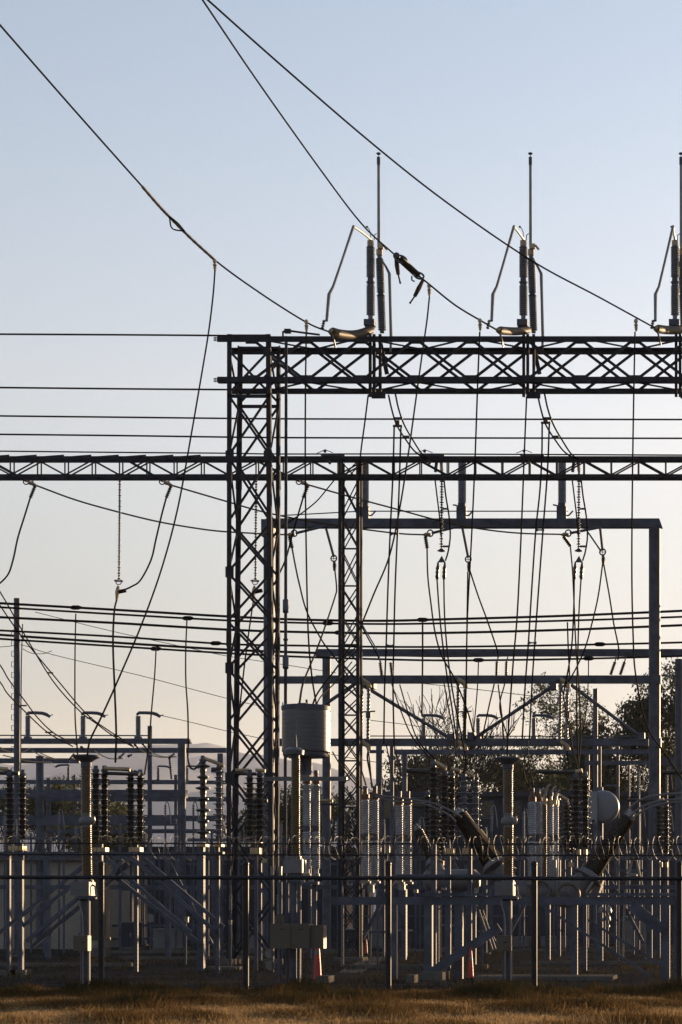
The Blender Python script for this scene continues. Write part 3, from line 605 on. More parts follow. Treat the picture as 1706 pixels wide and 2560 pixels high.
# twin sweeping bundles from the big truss
def bundle(dx, lab, fine):
    a = wire(lab+', outer strand', [(1345+dx, 988), (1352+dx, 1020), (1365+dx, 1062), (1390+dx, 1102), (1412+dx, 1130), (1440+dx, 1148)], 61, 64, 4.4, 'sweeping_wire', group='twin sweeping wires')
    b = wire(lab+', inner strand', [(1362+dx, 985), (1370+dx, 1022), (1384+dx, 1062), (1408+dx, 1104), (1428+dx, 1134), (1446+dx, 1148)], 61, 64, 4.4, 'sweeping_wire', group='twin sweeping wires')
    for y, xa, xb in ((1046, 1357, 1380), (1092, 1380, 1398)):
        mk('spacer', MB().tube([P(xa+dx, y, 62), P(xb+dx, y, 62)], S(3.4, 62), 6), STEEL, a)
bundle(0, 'twin wire sweeping down from the middle switch foot', 0); bundle(-373, 'twin wire sweeping down from the first switch foot', 0)
def hanger_pair(xa, pl, pr, dx, d0, d1, lab, sp):
    T = thing('hanger_bracket', 'square hanger bracket '+lab, 'bracket', P(xa, 1056+dx, d0), 'square hanger brackets for twin wires')
    mk('bracket_bar', MB().bar(P(pl[0][0]-3, pl[0][1], d0), P(pr[0][0]+3, pl[0][1], d0), S(5, d0)), STEEL, T, False)
    mk('clip', MB().box(P((pl[0][0]+pr[0][0])/2, pl[0][1]-7, d0), S(11, d0), S(8, d0), S(13, d0)), STEEL, T, False)
    a = wire('left wire of the plumb pair '+lab, pl, d0, d1, 4.2, D, group='plumb twin wires'); wire('right wire of the plumb pair '+lab, pr, d0, d1, 4.2, D, group='plumb twin wires')
    for y, u, v in sp: mk('spacer', MB().lathe(P(u, y, (d0+d1)/2), P(v, y, (d0+d1)/2), [(0, .05), (.06, .05), (.08, .025), (.2, .025), (.22, .05), (.28, .05)], 8), STEEL, a)
hanger_pair(1365, [(1356, 1057), (1355, 1140), (1350, 1230), (1340, 1325), (1330, 1470), (1322, 1600), (1313, 1720), (1306, 1850)], [(1374, 1057), (1369, 1180), (1358, 1325), (1345, 1500), (1338, 1600), (1330, 1720), (1324, 1850)], 0, 63, 66, 'under the middle tall switch', ((1325, 1340, 1358), (1607, 1321, 1338)))
hanger_pair(994, [(986, 1065), (983, 1180), (976, 1330), (970, 1480), (966, 1610), (962, 1720), (960, 1860)], [(1003, 1065), (999, 1200), (994, 1330), (988, 1480), (985, 1610), (983, 1720), (986, 1860)], 8, 63, 66, 'under the first tall switch', ((1335, 976, 994), (1614, 966, 985)))
# suspension strings with yoke plates
def susp(dx, lab):
    d = 64.5; p = lambda x, y: P(x+dx, y, d); s = lambda v: S(v, d)
    T = thing('suspension_insulator', 'spiky suspension string with yoke plate '+lab, 'insulator', p(1447, 1150), 'spiky suspension strings with yoke plates')
    mk('insulator_string', MB().lathe(p(1447, 1376), p(1448, 1200), shed_prof(s(176), s(6.6), s(1.6), s(5.6), .55), 10), BLACKI, T)
    mk('hanger_link', MB().tube([p(1448, 1200), p(1448, 1150)], s(2.6), 6), STEEL, T)
    mk('end_disc', MB().lathe(p(1447, 1380), p(1447, 1374), [(0, s(3)), (s(2), s(10)), (s(4), s(10)), (s(6), s(3))], 12), STEEL, T)
    mk('top_clamp', MB().tube([p(1432, 1143), p(1446, 1150), p(1448, 1178)], s(4), 6), BRASS, T); mk('top_clamp', MB().tube([p(1436, 1146), p(1432, 1180)], s(4), 6), STEEL, T)
    a, b, c = p(1448, 1389), p(1438, 1406), p(1457, 1406)
    mk('yoke_plate', MB().poly([(a.x, a.z), (b.x, b.z), (c.x, c.z)], d-.015, d+.015), STEEL, T, False)
    for x, x2 in ((1439, 1436), (1456, 1453)):
        mk('clamp', MB().lathe(p(x2, 1450), p(x, 1404), [(0, s(2))]+[(s(4+k*5), s(5.4 if k % 2 else 3.6)) for k in range(7)]+[(s(46), s(2))], 10), BLACKI, T)
    w1 = wire('curved side wire beside the suspension string '+lab, [(1453+dx, 1195), (1458+dx, 1240), (1466+dx, 1290), (1469+dx, 1340), (1464+dx, 1378), (1457+dx, 1402)], d, d, 4.0, J)
    for y, xa, xb in ((1272, 1450, 1463), (1366, 1450, 1466)): mk('spacer', MB().tube([P(xa+dx, y, d), P(xb+dx, y, d)], s(2.6), 6), STEEL, w1)
    wire('slanting wire left of the suspension string '+lab, [(1430+dx, 1190), (1436+dx, 1240), (1442+dx, 1290), (1446+dx, 1340)], d, d, 3.6, J)
susp(0, 'right of the middle tall switch'); susp(-343, 'left of the beam middle post insulator')
sg = 'wires below the yoke plates'
wire('left wire below the right yoke plate', [(1436, 1448), (1435, 1520), (1431, 1600), (1425, 1650), (1416, 1700), (1408, 1740)], 64.5, 66, 4.0, D, group=sg)
wire('right wire below the right yoke plate', [(1453, 1448), (1448, 1530), (1445, 1640), (1442, 1760), (1447, 1920)], 64.5, 56, 4.0, D, group=sg)
wire('left wire below the left yoke plate', [(1093, 1448), (1098, 1520), (1106, 1600), (1118, 1690), (1132, 1780), (1142, 1850)], 64.5, 62, 4.0, D, group=sg)
wire('right wire below the left yoke plate', [(1110, 1448), (1112, 1540), (1120, 1640), (1134, 1740), (1152, 1830), (1162, 1880)], 64.5, 60, 4.0, D, group=sg)
# ---------- sagging bus conductors ----------
bg_ = 'sagging bus conductors running full width'
for i, (ys, lb) in enumerate((((1504, 1508, 1524, 1541, 1549, 1552, 1548, 1540, 1527, 1519), 'highest bus conductor of the upper sagging trio'), ((1514, 1518, 1535, 1551, 1557, 1560, 1558, 1552, 1542, 1535), 'middle bus conductor of the upper sagging trio'),
      ((1539, 1543, 1557, 1574, 1580, 1583, 1582, 1575, 1563, 1556), 'lowest bus conductor of the upper sagging trio'), ((1571, 1576, 1591, 1610, 1614, 1617, 1617, 1613, 1606, 1598), 'highest bus conductor of the lower sagging trio'),
      ((1582, 1587, 1606, 1624, 1631, 1637, 1640, 1636, 1626, 1618), 'middle bus conductor of the lower sagging trio'), ((1592, 1597, 1615, 1633, 1642, 1648, 1651, 1648, 1640, 1632), 'lowest bus conductor of the lower sagging trio'))):
    xs = (-60, 0, 280, 568, 750, 950, 1120, 1400, 1706, 1850); ext = [(2150, ys[-1]-16), (2500, ys[-1]-34)]
    o = wire(lb, list(zip(xs, ys))+ext, 80 if i == 4 else 73+i*.5, 80 if i == 4 else 73+i*.5, 5.2 if i in (1, 3, 5) else 6.2, 'bus_conductor', m=BUSW, group=bg_)
    for xx in ((190, 1057), (470, 820), (850,), (540, 1500), (), (390, 1197, 1472))[i]:
        yy = np.interp(xx, xs, ys); c = P(xx, yy, 73+i*.5); mk('bus_clamp', MB().lathe(c-Vector((.2, 0, 0)), c+Vector((.2, 0, 0)), [(0, .05), (.08, .085), (.3, .085), (.4, .05)], 8), BUSW, o)
bd = 'droppers hanging from the sagging bus conductors'
wire('dropper near the left edge, right of the stepped pole', [(190, 1535), (188, 1640), (188, 1780), (192, 1850), (196, 1905)], 73.5, 66, 3.8, 'dropper', group=bd)
wire('dropper falling between the left yard heads and the tower', [(391, 1616), (387, 1690), (379, 1780), (374, 1850), (362, 1935)], 75, 60, 3.8, 'dropper', group=bd)
wire('wavy dropper curling into the black post insulator', [(468, 1546), (465, 1620), (465, 1700), (470, 1780), (471, 1860), (470, 1895), (476, 1918), (488, 1922), (500, 1908), (506, 1896)], 73, 54.2, 4.2, 'dropper', group=bd)
wire('dropper left of the bare tree', [(1057, 1556), (1057, 1640), (1056, 1740), (1055, 1790)], 73, 80, 4.2, 'dropper', group=bd)
wire('thin dropper right of the twin stick insulators', [(1197, 1648), (1194, 1720), (1188, 1790), (1182, 1850)], 75.5, 78, 3.0, 'dropper', group=bd)
wire('dropper right of the right suspension string', [(1419, 1556), (1421, 1620), (1424, 1700), (1416, 1770)], 73.5, 70, 3.8, 'dropper', group=bd)
wire('thin dropper in front of the gum tree crown', [(1472, 1642), (1471, 1700), (1466, 1780), (1450, 1860)], 75.5, 76, 2.8, 'dropper', group=bd)
# ---------- slanting pairs on the left ----------
lg = 'slanting yard wires at lower left'
L1 = wire('upper wire of the first slanting pair at left', [(-60, 1395), (0, 1479), (57, 1578), (131, 1700), (198, 1776), (240, 1808), (284, 1840), (335, 1868)], 62, 74, 3.4, 'yard_wire', group=lg)
wire('lower wire of the first slanting pair at left', [(-60, 1425), (0, 1513), (57, 1594), (144, 1700), (215, 1783), (270, 1825), (332, 1864)], 62.4, 74, 3.4, 'yard_wire', group=lg)
L2 = wire('upper wire of the second slanting pair at left', [(-60, 1590), (0, 1662), (23, 1700), (64, 1754), (96, 1796), (137, 1834), (192, 1862)], 62, 73, 3.4, 'yard_wire', group=lg)
wire('lower wire of the second slanting pair at left', [(-60, 1630), (0, 1704), (20, 1735), (64, 1780), (121, 1832), (182, 1866)], 62.4, 73, 3.4, 'yard_wire', group=lg)
for L, y, xa, xb, d in ((L1, 1682, 120, 134, 70), (L1, 1795, 217, 232, 72), (L2, 1831, 114, 134, 72), (L2, 1764, 50, 68, 69)):
    mk('spacer', MB().tube([P(xa, y, d), P(xb, y, d)], S(2, d), 6), STEEL, L)
mg = 'slack jumpers below the left gantry beam'
for px, lb in (([(-20, 1860), (0, 1872), (25, 1880), (40, 1874), (52, 1866)], 'slack jumper at the left edge in front of the stepped pole'),
               ([(0, 1868), (20, 1878), (45, 1882), (64, 1878), (74, 1870)], 'deeper slack jumper looping behind the stepped pole'),
               ([(80, 1876), (100, 1888), (130, 1897), (160, 1899), (190, 1896)], 'slack jumper between the lit left post and the brown column'),
               ([(100, 1882), (125, 1893), (150, 1899), (186, 1897)], 'shorter slack jumper left of the brown column'),
               ([(237, 1877), (262, 1892), (280, 1897), (310, 1896)], 'slack jumper right of the brown column head'),
               ([(350, 1874), (370, 1884), (395, 1892), (420, 1893), (443, 1892)], 'slack jumper reaching the pale lit post'),
               ([(372, 1875), (390, 1886), (412, 1892), (440, 1891)], 'shorter slack jumper reaching the pale lit post'),
               ([(8, 1888), (40, 1896), (80, 1904), (130, 1906)], 'low slack wire left of the lit post')):
    wire(lb, px, 80, 80, 2.8, 'slack_jumper', group=mg, m=BRASS)
sgp = 'short struts under the left gantry beam'
for a, b, lb in (((170, 1903), (186, 1884), 'short slanting stick left of the brown column'), ((300, 1893), (311, 1883), 'short slanting stick right of the brown column'), ((322, 1890), (331, 1886), 'short slanting stick above the middle disc columns'), ((426, 1892), (437, 1884), 'short slanting stick left of the pale lit post'), ((424, 1895), (429, 1948), 'plumb stick left of the pale lit post'),
                 ((204, 1868), (214, 1876), 'tilted stick beside the left brown column head'), ((338, 1862), (350, 1876), 'tilted stick above the mast'), ((358, 1860), (370, 1876), 'second tilted stick above the mast')):
    T = thing('stick_insulator', lb, 'insulator', P(*a, 80), sgp)
    A, B = P(*a, 80), P(*b, 80); mk('rod', MB().lathe(A, B, shed_prof((B-A).length, .09, .03, .055), 8), BLACKI, T); mk('end_cap', MB().ball(A, .06), STEEL, T)
# thin far wires
tg = 'hair thin far wires'
for px, lb, d in (([(-60, 1622), (20, 1616), (57, 1613), (130, 1636), (306, 1678), (383, 1697), (568, 1746), (680, 1772)], 'hair thin far wire sloping behind the tower', 110),
                  ([(88, 1530), (268, 1575), (463, 1618), (568, 1640), (700, 1660), (840, 1682)], 'upper hair thin far wire sloping down to the tower', 112),
                  ([(400, 1788), (480, 1806), (560, 1826), (680, 1852), (850, 1890), (1000, 1915)], 'hair thin far wire leaving the left switch heads', 112),
                  ([(920, 1800), (1040, 1815), (1200, 1845)], 'hair thin far wire behind the bare tree', 113),
                  ([(1050, 1708), (1180, 1722), (1350, 1742), (1460, 1750)], 'hair thin far wire crossing above the slanting struts', 112)):
    wire(lb, px, d, d, 1.6, 'far_wire', group=tg, m=BUSW)
wire('hair thin loop of wire beside the stepped pole', [(57, 1622), (80, 1633), (110, 1634), (130, 1627)], 76, 76, 1.6, 'far_wire', group=tg, m=BUSW)
# wires fanning down in the middle and right yard
fg = 'wires fanning down in the middle yard'
for px, d0, d1, lb in (([(895, 1890), (900, 1910), (915, 1962)], 66, 48, 'wire bending into the left red capped bushing'),
        ([(922, 1880), (926, 1920), (930, 1968)], 66, 48, 'wire dropping into the left twin bushing'),
        ([(966, 1862), (972, 1890), (985, 1950), (1004, 1998)], 66, 48, 'wire slanting to the second twin bushing'),
        ([(985, 1860), (993, 1900), (1003, 1940)], 66, 60, 'wire slanting down right of the thick post'),
        ([(980, 1710), (1000, 1770), (1030, 1840), (1075, 1895)], 68, 56, 'long wire crossing the bare tree downwards'),
        ([(1000, 1712), (1020, 1780), (1045, 1850), (1090, 1900)], 68, 56, 'second long wire crossing the bare tree'),
        ([(1111, 1710), (1122, 1770), (1134, 1830), (1140, 1880)], 68, 58, 'wire slanting left of the brass elbows'),
        ([(1236, 1710), (1222, 1770), (1205, 1850)], 69, 70, 'wire leaning left under the twin sticks'),
        ([(1246, 1712), (1254, 1780), (1260, 1845)], 69, 66, 'wire leaning right under the twin sticks'),
        ([(1262, 1710), (1250, 1770), (1272, 1850)], 69, 66, 'crossed wire under the twin sticks'),
        ([(1213, 1840), (1235, 1890), (1255, 1925)], 60, 44, 'wire slanting into the right brown column'),
        ([(1405, 1720), (1420, 1800), (1432, 1870), (1445, 1922)], 67, 54, 'wire landing on the right disc columns'),
        ([(1120, 1895), (1135, 1880), (1150, 1860)], 57, 60, 'short rising wire above the middle disc columns'),
        ([(1320, 1850), (1322, 1900), (1334, 1965)], 62, 49, 'wire dropping into the right twin bushing'),
        ([(1306, 1905), (1314, 1945), (1330, 1975)], 44, 49, 'slack wire from the right brown column head'),
        ([(832, 1880), (850, 1910), (880, 1950), (905, 1972)], 46, 48, 'wire slanting from the drum foot to the left bushing'),
        ([(1010, 2030), (1030, 2050), (1045, 2072)], 58, 60, 'short wire above the dark slanted bushing')):
    wire(lb, px, d0, d1, 3.6, 'yard_wire', group=fg)
hg = 'thick hoses arching to the slanted bushings'
for px, lb in (([(938, 1984), (960, 1990), (1040, 2000), (1090, 2010), (1130, 2028), (1154, 2042)], 'upper thick hose arching into the middle slanted bushing'),
               ([(938, 1990), (990, 2003), (1050, 2008), (1090, 2020), (1120, 2036), (1140, 2052)], 'lower thick hose arching into the middle slanted bushing'),
               ([(1760, 1980), (1690, 1984), (1630, 1990), (1590, 2006), (1562, 2034)], 'upper thick hose arching into the right slanted bushing'),
               ([(1760, 1994), (1690, 1998), (1640, 2004), (1600, 2020), (1574, 2042)], 'middle thick hose arching into the right slanted bushing'),
               ([(1760, 2000), (1700, 2004), (1650, 2011), (1610, 2026), (1578, 2050)], 'lower thin hose arching into the right slanted bushing')):
    wire(lb, px, 48, 48, 5.0, 'hose', 'hose', group=hg, m=CABL)
PLATE = mat('light grey panel', (0.16, 0.165, 0.19), 0.5, 0.0, 0.1, 1.0)
# ---------- near chain link fence with razor coil ----------
DF = 40.0; FX = [-105, 253, 615, 971, 1336, 1699, 2060]
def fence():
    T = thing('chain_link_fence', 'dark chain link fence with a razor wire coil along its top, across the foreground', 'fence', G(0, DF))
    for x in FX:
        p = mk('post', MB().cyl(G(x, DF), P(x, 2160, DF), S(7.5, DF), 14), FENCEM, T)
        mk('post_cap', MB().ball(P(x, 2160, DF), S(8.2, DF)), FENCEM, p)
    xa, xb = P(FX[0], 0, DF).x, P(FX[-1], 0, DF).x
    zt = P(0, 2193, DF).z
    mk('top_rail', MB().cyl((xa, DF-.085, zt), (xb, DF-.085, zt-.04), .042, 12), FENCEM, T)
    mk('bottom_wire', MB().cyl((xa, DF-.075, .12), (xb, DF-.075, .12), .008, 6), FENCEM, T)
    for y in (2108, 2136): mk('barbed_wire', MB().cyl((xa, DF, P(0, y, DF).z), (xb, DF, P(0, y+3, DF).z), S(2.0, DF), 6), FENCEM, T)
    # coil
    pts = []; x = xa; th = 0; zc = P(0, 2120, DF).z
    while x < xb:
        r = S(29, DF)*(1+.06*math.sin(x*3.1)+.05*math.sin(x*7.7))
        pts.append(Vector((x+.03*math.sin(th*2.3), DF+.22*math.cos(th), zc+r*math.sin(th)))); th += 2*math.pi/14; x += (.105*(1+.22*math.sin(x*1.9)+.18*math.sin(x*5.3)))/14
    mk('razor_coil', MB().tube(pts, .0045, 4), RAZOR, T)
    # mesh fabric: straight diagonal wires
    mb = MB(); H = zt-.1; n = int((xb-xa)/.075)
    vs, fs = [], []
    for s in (1, -1):
        for k in range(-int(H/.075), n):
            x0 = xa+k*.075; a = (x0, .1) if s > 0 else (x0+H, .1); b = (x0+H, .1+H) if s > 0 else (x0, .1+H)
            o = len(vs); t = .0016
            vs += [(a[0]-t, DF-.07+s*.003, a[1]), (a[0]+t, DF-.07+s*.003, a[1]), (b[0]+t, DF-.07+s*.003, b[1]), (b[0]-t, DF-.07+s*.003, b[1])]; fs.append((o, o+1, o+2, o+3))
    mb.v = [Vector(v) for v in vs]; mb.f = fs
    mk('mesh_fabric', mb, FENCEM, T, False)
fence()
# ---------- brown instrument columns on pedestals ----------
def brown_column(x, d, label, y_top=1888, dx=3):
    T = thing('instrument_column', label, 'insulator', G(x, d), 'brown instrument columns on pedestals')
    p = lambda ox, y: P(x+ox, y, d); s = lambda v: S(v, d)
    mk('cap', MB().lathe(p(0, y_top+30), p(0, y_top), [(0, s(13)), (s(12), s(13)), (s(15), s(16)), (s(20), s(24)), (s(25), s(33)), (s(29), s(34)), (s(30), s(30))], 20), STEEL, T)
    a = mk('upper_porcelain', MB().lathe(p(0, 2032), p(0, 1916), shed_prof(s(116), s(5.4), s(11.5), s(14.2)), 20), BROWN, T)
    mk('middle_flange', MB().lathe(p(1, 2068), p(0, 2030), [(0, s(12)), (s(6), s(12)), (s(8), s(17)), (s(14), s(19)), (s(22), s(17)), (s(26), s(11)), (s(38), s(11))], 20), CABL, T)
    mk('grading_lug', MB().lathe(p(14, 2062), p(20, 2040), [(0, s(2)), (s(5), s(6)), (s(14), s(6)), (s(22), s(2))], 10), ALU, T)
    mk('lower_porcelain', MB().lathe(p(dx, 2190), p(1, 2068), shed_prof(s(122), s(5.4), s(11.5), s(14.2)), 20), BROWN, T)
    mk('base_flange', MB().lathe(p(dx, 2206), p(dx, 2188), [(0, s(15)), (s(6), s(15)), (s(7), s(12)), (s(18), s(12))], 16), CABL, T)
    bx = mk('base_tank', MB().box(p(-8, 2222), s(46), s(46), s(34)), CABL, T, False)
    mk('valve', MB().tube([p(14, 2212), p(22, 2216), p(24, 2236), p(32, 2246)], s(2.4), 6), ALU, bx)
    mk('support_plate', MB().lathe(p(0, 2252), p(0, 2240), [(0, s(14)), (s(5), s(26)), (s(12), s(26))], 16), STEEL, T)
    mk('pedestal', MB().cyl(G(x-2, d), p(-2, 2244), s(12), 16), STEEL, T)
    mk('conduit', MB().tube([G(x-8, d-.16), p(-8, 2310, 0) if 0 else P(x-8, 2310, d-.16), P(x-10, 2285, d-.16), P(x-17, 2262, d-.16), P(x-17, 2246, d-.16)], s(1.8), 8), ALU, T)
    mk('conduit', MB().tube([G(x+6, d-.16), P(x+6, 2246, d-.16)], s(1.8), 8), ALU, T)
    cb = mk('control_box', MB().box(P(x-10, 2358, d-.30), s(36), s(24), s(38)), BEIGE, T, False)
    mk('box_handle', MB().box(P(x-8, 2356, d-.30-s(12.6)), s(10), s(1.2), s(2.2)), DARKG, cb, False)
    return T
brown_column(216, 42.5, 'brown ringed instrument column at left, topped by a wide funnel cap')
brown_column(1271, 42.5, 'brown ringed instrument column at right, between the fence posts', 1894, 0)
def mid_column():
    x, d = 740, 43.5; T = thing('instrument_column', 'brown ringed column right in front of the grey drum', 'insulator', G(x, d), 'brown instrument columns on pedestals')
    p = lambda ox, y: P(x+ox, y, d); s = lambda v: S(v, d)
    mk('cap', MB().lathe(p(-4, 1896), p(-4, 1868), [(0, s(13)), (s(8), s(14)), (s(9), s(24)), (s(20), s(25)), (s(27), s(15))], 18), DRUMM, T)
    mk('terminal_rod', MB().tube([p(-2, 1870), p(-1, 1848), p(-1, 1836)], [s(6), s(4), s(2)], 8), STEEL, T)
    mk('line_lead', MB().tube(spline([p(-1, 1838), p(0, 1815), p(2, 1790), p(5, 1768)]), s(2), 6), STEEL, T)
    mk('porcelain', MB().lathe(p(0, 2140), p(0, 1896), shed_prof(s(244), s(5.4), s(10), s(12.6)), 18), BROWN, T)
    bt = mk('base_tank', MB().box(p(-2, 2166), s(46), s(44), s(34)), CABL, T, False)
    mk('base_lid', MB().box(p(-4, 2145), s(40), s(40), s(8)), CABL, T, False)
    mk('valve', MB().tube([p(12, 2136), p(20, 2146), p(23, 2162), p(22, 2180)], s(2.6), 6), ALU, bt)
    mk('neck', MB().cyl(p(0, 2206), p(0, 2182), s(16), 14), STEEL, T)
    for ox in (-38, -21, -6, 8):
        mk('leg_pipe', MB().cyl(G(x+ox-1, d), p(ox, 2205), s(4 if ox != -6 else 9), 12), STEEL, T)
    cb = mk('control_cabinet', MB().box(P(730, 2340, d-.35), s(97), s(44), s(61)), BEIGE, T, False)
    mk('door_gap', MB().box(P(728, 2340, d-.35-s(22.4)), s(1.2), s(1), s(58)), DARKG, cb, False)
    mk('box_handle', MB().box(P(706, 2323, d-.35-s(22.6)), s(10), s(1.6), s(2.2)), DARKG, cb, False); mk('box_handle', MB().box(P(752, 2324, d-.35-s(22.6)), s(10), s(1.6), s(2.2)), DARKG, cb, False)
    c2 = mk('side_cabinet', MB().box(P(796, 2342, d-.30), s(34), s(34), s(58)), BEIGE, T, False)
    mk('small_box', MB().box(P(699, 2298, d-.35), s(20), s(18), s(18)), BEIGE, T, False)
mid_column()
# ---------- grey drum (line trap) ----------
def drum():
    x, d = 766, 46.0; T = thing('line_trap', 'big grey drum on twin stems above a crossarm', 'drum', G(767, d))
    p = lambda ox, y: P(x+ox, y, d); s = lambda v: S(v, d)
    mk('drum_body', MB().lathe(p(0, 1882), p(0, 1776), [(0, s(57)), (s(2), s(59))]+[q for k in range(9) for q in ((s(3+k*11), s(59.2)), (s(11.5+k*11), s(59.2)), (s(12+k*11), s(58.5)), (s(13.5+k*11), s(58.5)))]+[(s(106), s(58))], 48), DRUMM, T)
    mk('top_rim', MB().lathe(p(0, 1777), p(0, 1763), [(0, s(60.5)), (s(10), s(61)), (s(12), s(59)), (s(14), s(10))], 40), STEEL, T)
    mk('bottom_rim', MB().lathe(p(0, 1893), p(0, 1882), [(0, s(54)), (s(4), s(57)), (s(10), s(57))], 40), STEEL, T)
    for ox in (-60, 60): mk('rim_stud', MB().cyl(p(ox*.98, 1776), p(ox*.98, 1756), s(1.5), 6), STEEL, T)
    mk('terminal_block', MB().box(P(757, 1766, d-.5), s(22), s(14), s(16)), STEEL, T, False); mk('terminal_pin', MB().cyl(P(768, 1766, d-.5), P(767, 1749, d-.5), s(3), 8), STEEL, T)
    for ox, r in ((-9, 7), (6, 9)): mk('stem', MB().cyl(p(ox, 1945), p(ox, 1888), s(r), 14), STEEL, T)
    mk('crossarm', MB().bar(P(664, 1947, d-.2), P(868, 1947, d-.2), s(12), s(10)), DRUMM, T, False)
    mk('mount_block', MB().box(p(-3, 1944), s(30), s(20), s(12)), CABL, T, False)
    mk('ring_bolt', MB().ring(P(870, 1946, d-.2), (0, 1, 0), s(5), s(1.6), 12, 5), STEEL, T)
drum()
def bushing_pair(xs, d, segs, y_base, cap, label, grp, mt=PALEI, r=12.6):
    T = thing('bushing_pair', label, 'insulator', G(xs[0], d), grp)
    p = lambda x, y, o=0: P(x, y, d+o); s = lambda v: S(v, d)
    for i, x in enumerate(xs):
        o = .35*i; core = mk('insulator_column', MB().cyl(p(x, y_base, o), p(x, segs[0][0]-4, o), s(r*.5), 12), mt, T)
        for a, b in segs: mk('porcelain_stack', MB().lathe(p(x, b, o), p(x, a, o), shed_prof(s(b-a), s(5.5), s(r*.68), s(r)), 16), mt, core)
        for (a, b), (c_, e) in zip(segs, segs[1:]): mk('joint_flange', MB().cyl(p(x, c_-1, o), p(x, b+1, o), s(r*.72), 12), STEEL, core)
        cm = mk('top_cap', MB().lathe(p(x, segs[0][0]-2, o), p(x, segs[0][0]-26, o), [(0, s(r*.8)), (s(13), s(r*.8)), (s(14), s(r*.45)), (s(24), s(r*.4))], 12), cap, core)
        mk('terminal', MB().box(p(x, segs[0][0]-31, o), s(10), s(9), s(10)), STEEL, core, False)
        mk('foot', MB().lathe(p(x, y_base+12, o), p(x, y_base-2, o), [(0, s(r*1.1)), (s(5), s(r*1.1)), (s(6), s(r*.7)), (s(14), s(r*.7))], 12), ALU, core)
    return T
bgp = 'grey ringed bushing pairs'
b1 = bushing_pair((768, 791), 46.6, ((1962, 2064), (2080, 2172)), 2186, RUST, 'grey ringed bushing pair carrying the drum crossarm', bgp)
bushing_pair((914, 938), 48.0, ((2001, 2084), (2102, 2188)), 2196, RUST, 'grey ringed bushing pair with rust red caps right of the slim column', bgp)
bushing_pair((999, 1020), 48.6, ((2014, 2088), (2104, 2188)), 2198, RUST, 'grey ringed bushing pair just left of the black disc column', bgp)
bushing_pair((1331, 1346), 49.0, ((2006, 2086), (2104, 2192)), 2200, RUST, 'grey ringed bushing pair right of the right brown column', bgp)
bushing_pair((1378, 1391), 49.6, ((2016, 2086), (2104, 2190)), 2200, BRASS, 'slim grey bushing pair left of the right disc columns', bgp, r=8.5)
bushing_pair((1362,), 50.2, ((2012, 2190),), 2200, BRASS, 'single brown bushing squeezed between two grey pairs', bgp, BROWN, 8)
for k, (x, y) in enumerate(((1352, 1985), (1368, 1975), (1382, 1980), (1392, 1990))):
    T = thing('lead_clamp', ('curled terminal lead over the right grey pair', 'tallest curled terminal lead right of the right brown column', 'curled terminal lead over the slim grey pair', 'rightmost curled terminal lead beside the disc columns')[k], 'clamp', P(x, 2004, 49.6), 'curled terminal leads')
    sp = spline([P(x-4, 2004, 49.6), P(x-3, y+8, 49.6), P(x+2, y-8, 49.6), P(x+9, y-14, 49.6)], 5); mk('lead', MB().tube(sp, S(2.6, 49.6), 7), ALU, T); mk('lug', MB().box(P(x-4, 2006, 49.6), S(8, 49.6), .07, S(10, 49.6)), BRASS, T, False)
# pedestal frame under the drum pair
T = thing('pedestal_frame', 'two legged pedestal frame lit on its right edges below the drum bushings', 'stand', G(768, 46.6))
for x in (748, 787): mk('leg', MB().cyl(G(x-1, 46.6), P(x, 2212, 46.6), S(6, 46.6), 14), STEEL, T)
mk('top_plate', MB().bar(P(738, 2208, 46.6), P(800, 2208, 46.6), .5, S(7, 46.6)), STEEL, T, False); mk('lug', MB().box(P(778, 2200, 46.4), S(12, 46), .1, S(14, 46)), ALU, T, False); mk('lug', MB().box(P(758, 2202, 46.4), S(8, 46), .1, S(8, 46)), ALU, T, False)
# ---------- disc insulator switches ----------
def disc_switch(cols, d, y0, y1, arms, bars, base, label, big=15.5, pitch=13.4, mt=None, legs=(), leg_m=None):
    T = thing('disc_switch', label, 'switch', G(cols[0][0] if isinstance(cols[0], tuple) else cols[0], d), 'disc stacked switch columns')
    p = lambda x, y, o=0: P(x, y, d+o); s = lambda v: S(v, d)
    for i, c in enumerate(cols):
        x, ya = (c, y0) if not isinstance(c, tuple) else c
        mk('disc_column', MB().lathe(p(x, y1, .25*i), p(x, ya, .25*i), disc_prof(s(y1-ya), s(pitch), s(6.6), s(big)), 20), mt or BLACKI, T)
        mk('column_head', MB().lathe(p(x, ya, .25*i), p(x, ya-16, .25*i), [(0, s(8)), (s(6), s(9)), (s(8), s(6)), (s(16), s(5))], 12), STEEL, T)
    for a, b, r in arms: mk('contact_arm', MB().cyl(p(*a), p(*b), s(r), 12), BRASS, T)
    for a, b, r in bars: mk('blade_bar', MB().cyl(p(*a), p(*b), s(r), 10), BLACKI, T)
    for x, y, wx, hy in base: mk('base_box', MB().box(p(x, y), s(wx), s(28), s(hy)), BRASS, T, False)
    for a, b, wpx in legs:
        mk('leg', MB().bar(G(a, d) if b is None else p(*b), p(a, y1+8), s(wpx), s(wpx)), leg_m or STEEL, T, False)
    return T
ds1 = disc_switch((25, 57), 52, 1940, 2098, [((-20, 1920), (20, 1923), 5)], [((-30, 1932), (48, 1933), 5)], [(44, 2121, 36, 11)], 'pair of disc columns at the left edge with a lit contact arm', legs=((25, None, 9), (53, None, 11)))
ds2 = disc_switch((240, 262), 52.5, 1930, 2100, [((262, 1921), (326, 1924), 5)], [((266, 1933), (348, 1936), 4.4)], [(252, 2125, 32, 12)], 'pair of disc columns right of the left brown column', legs=((252, None, 10),))
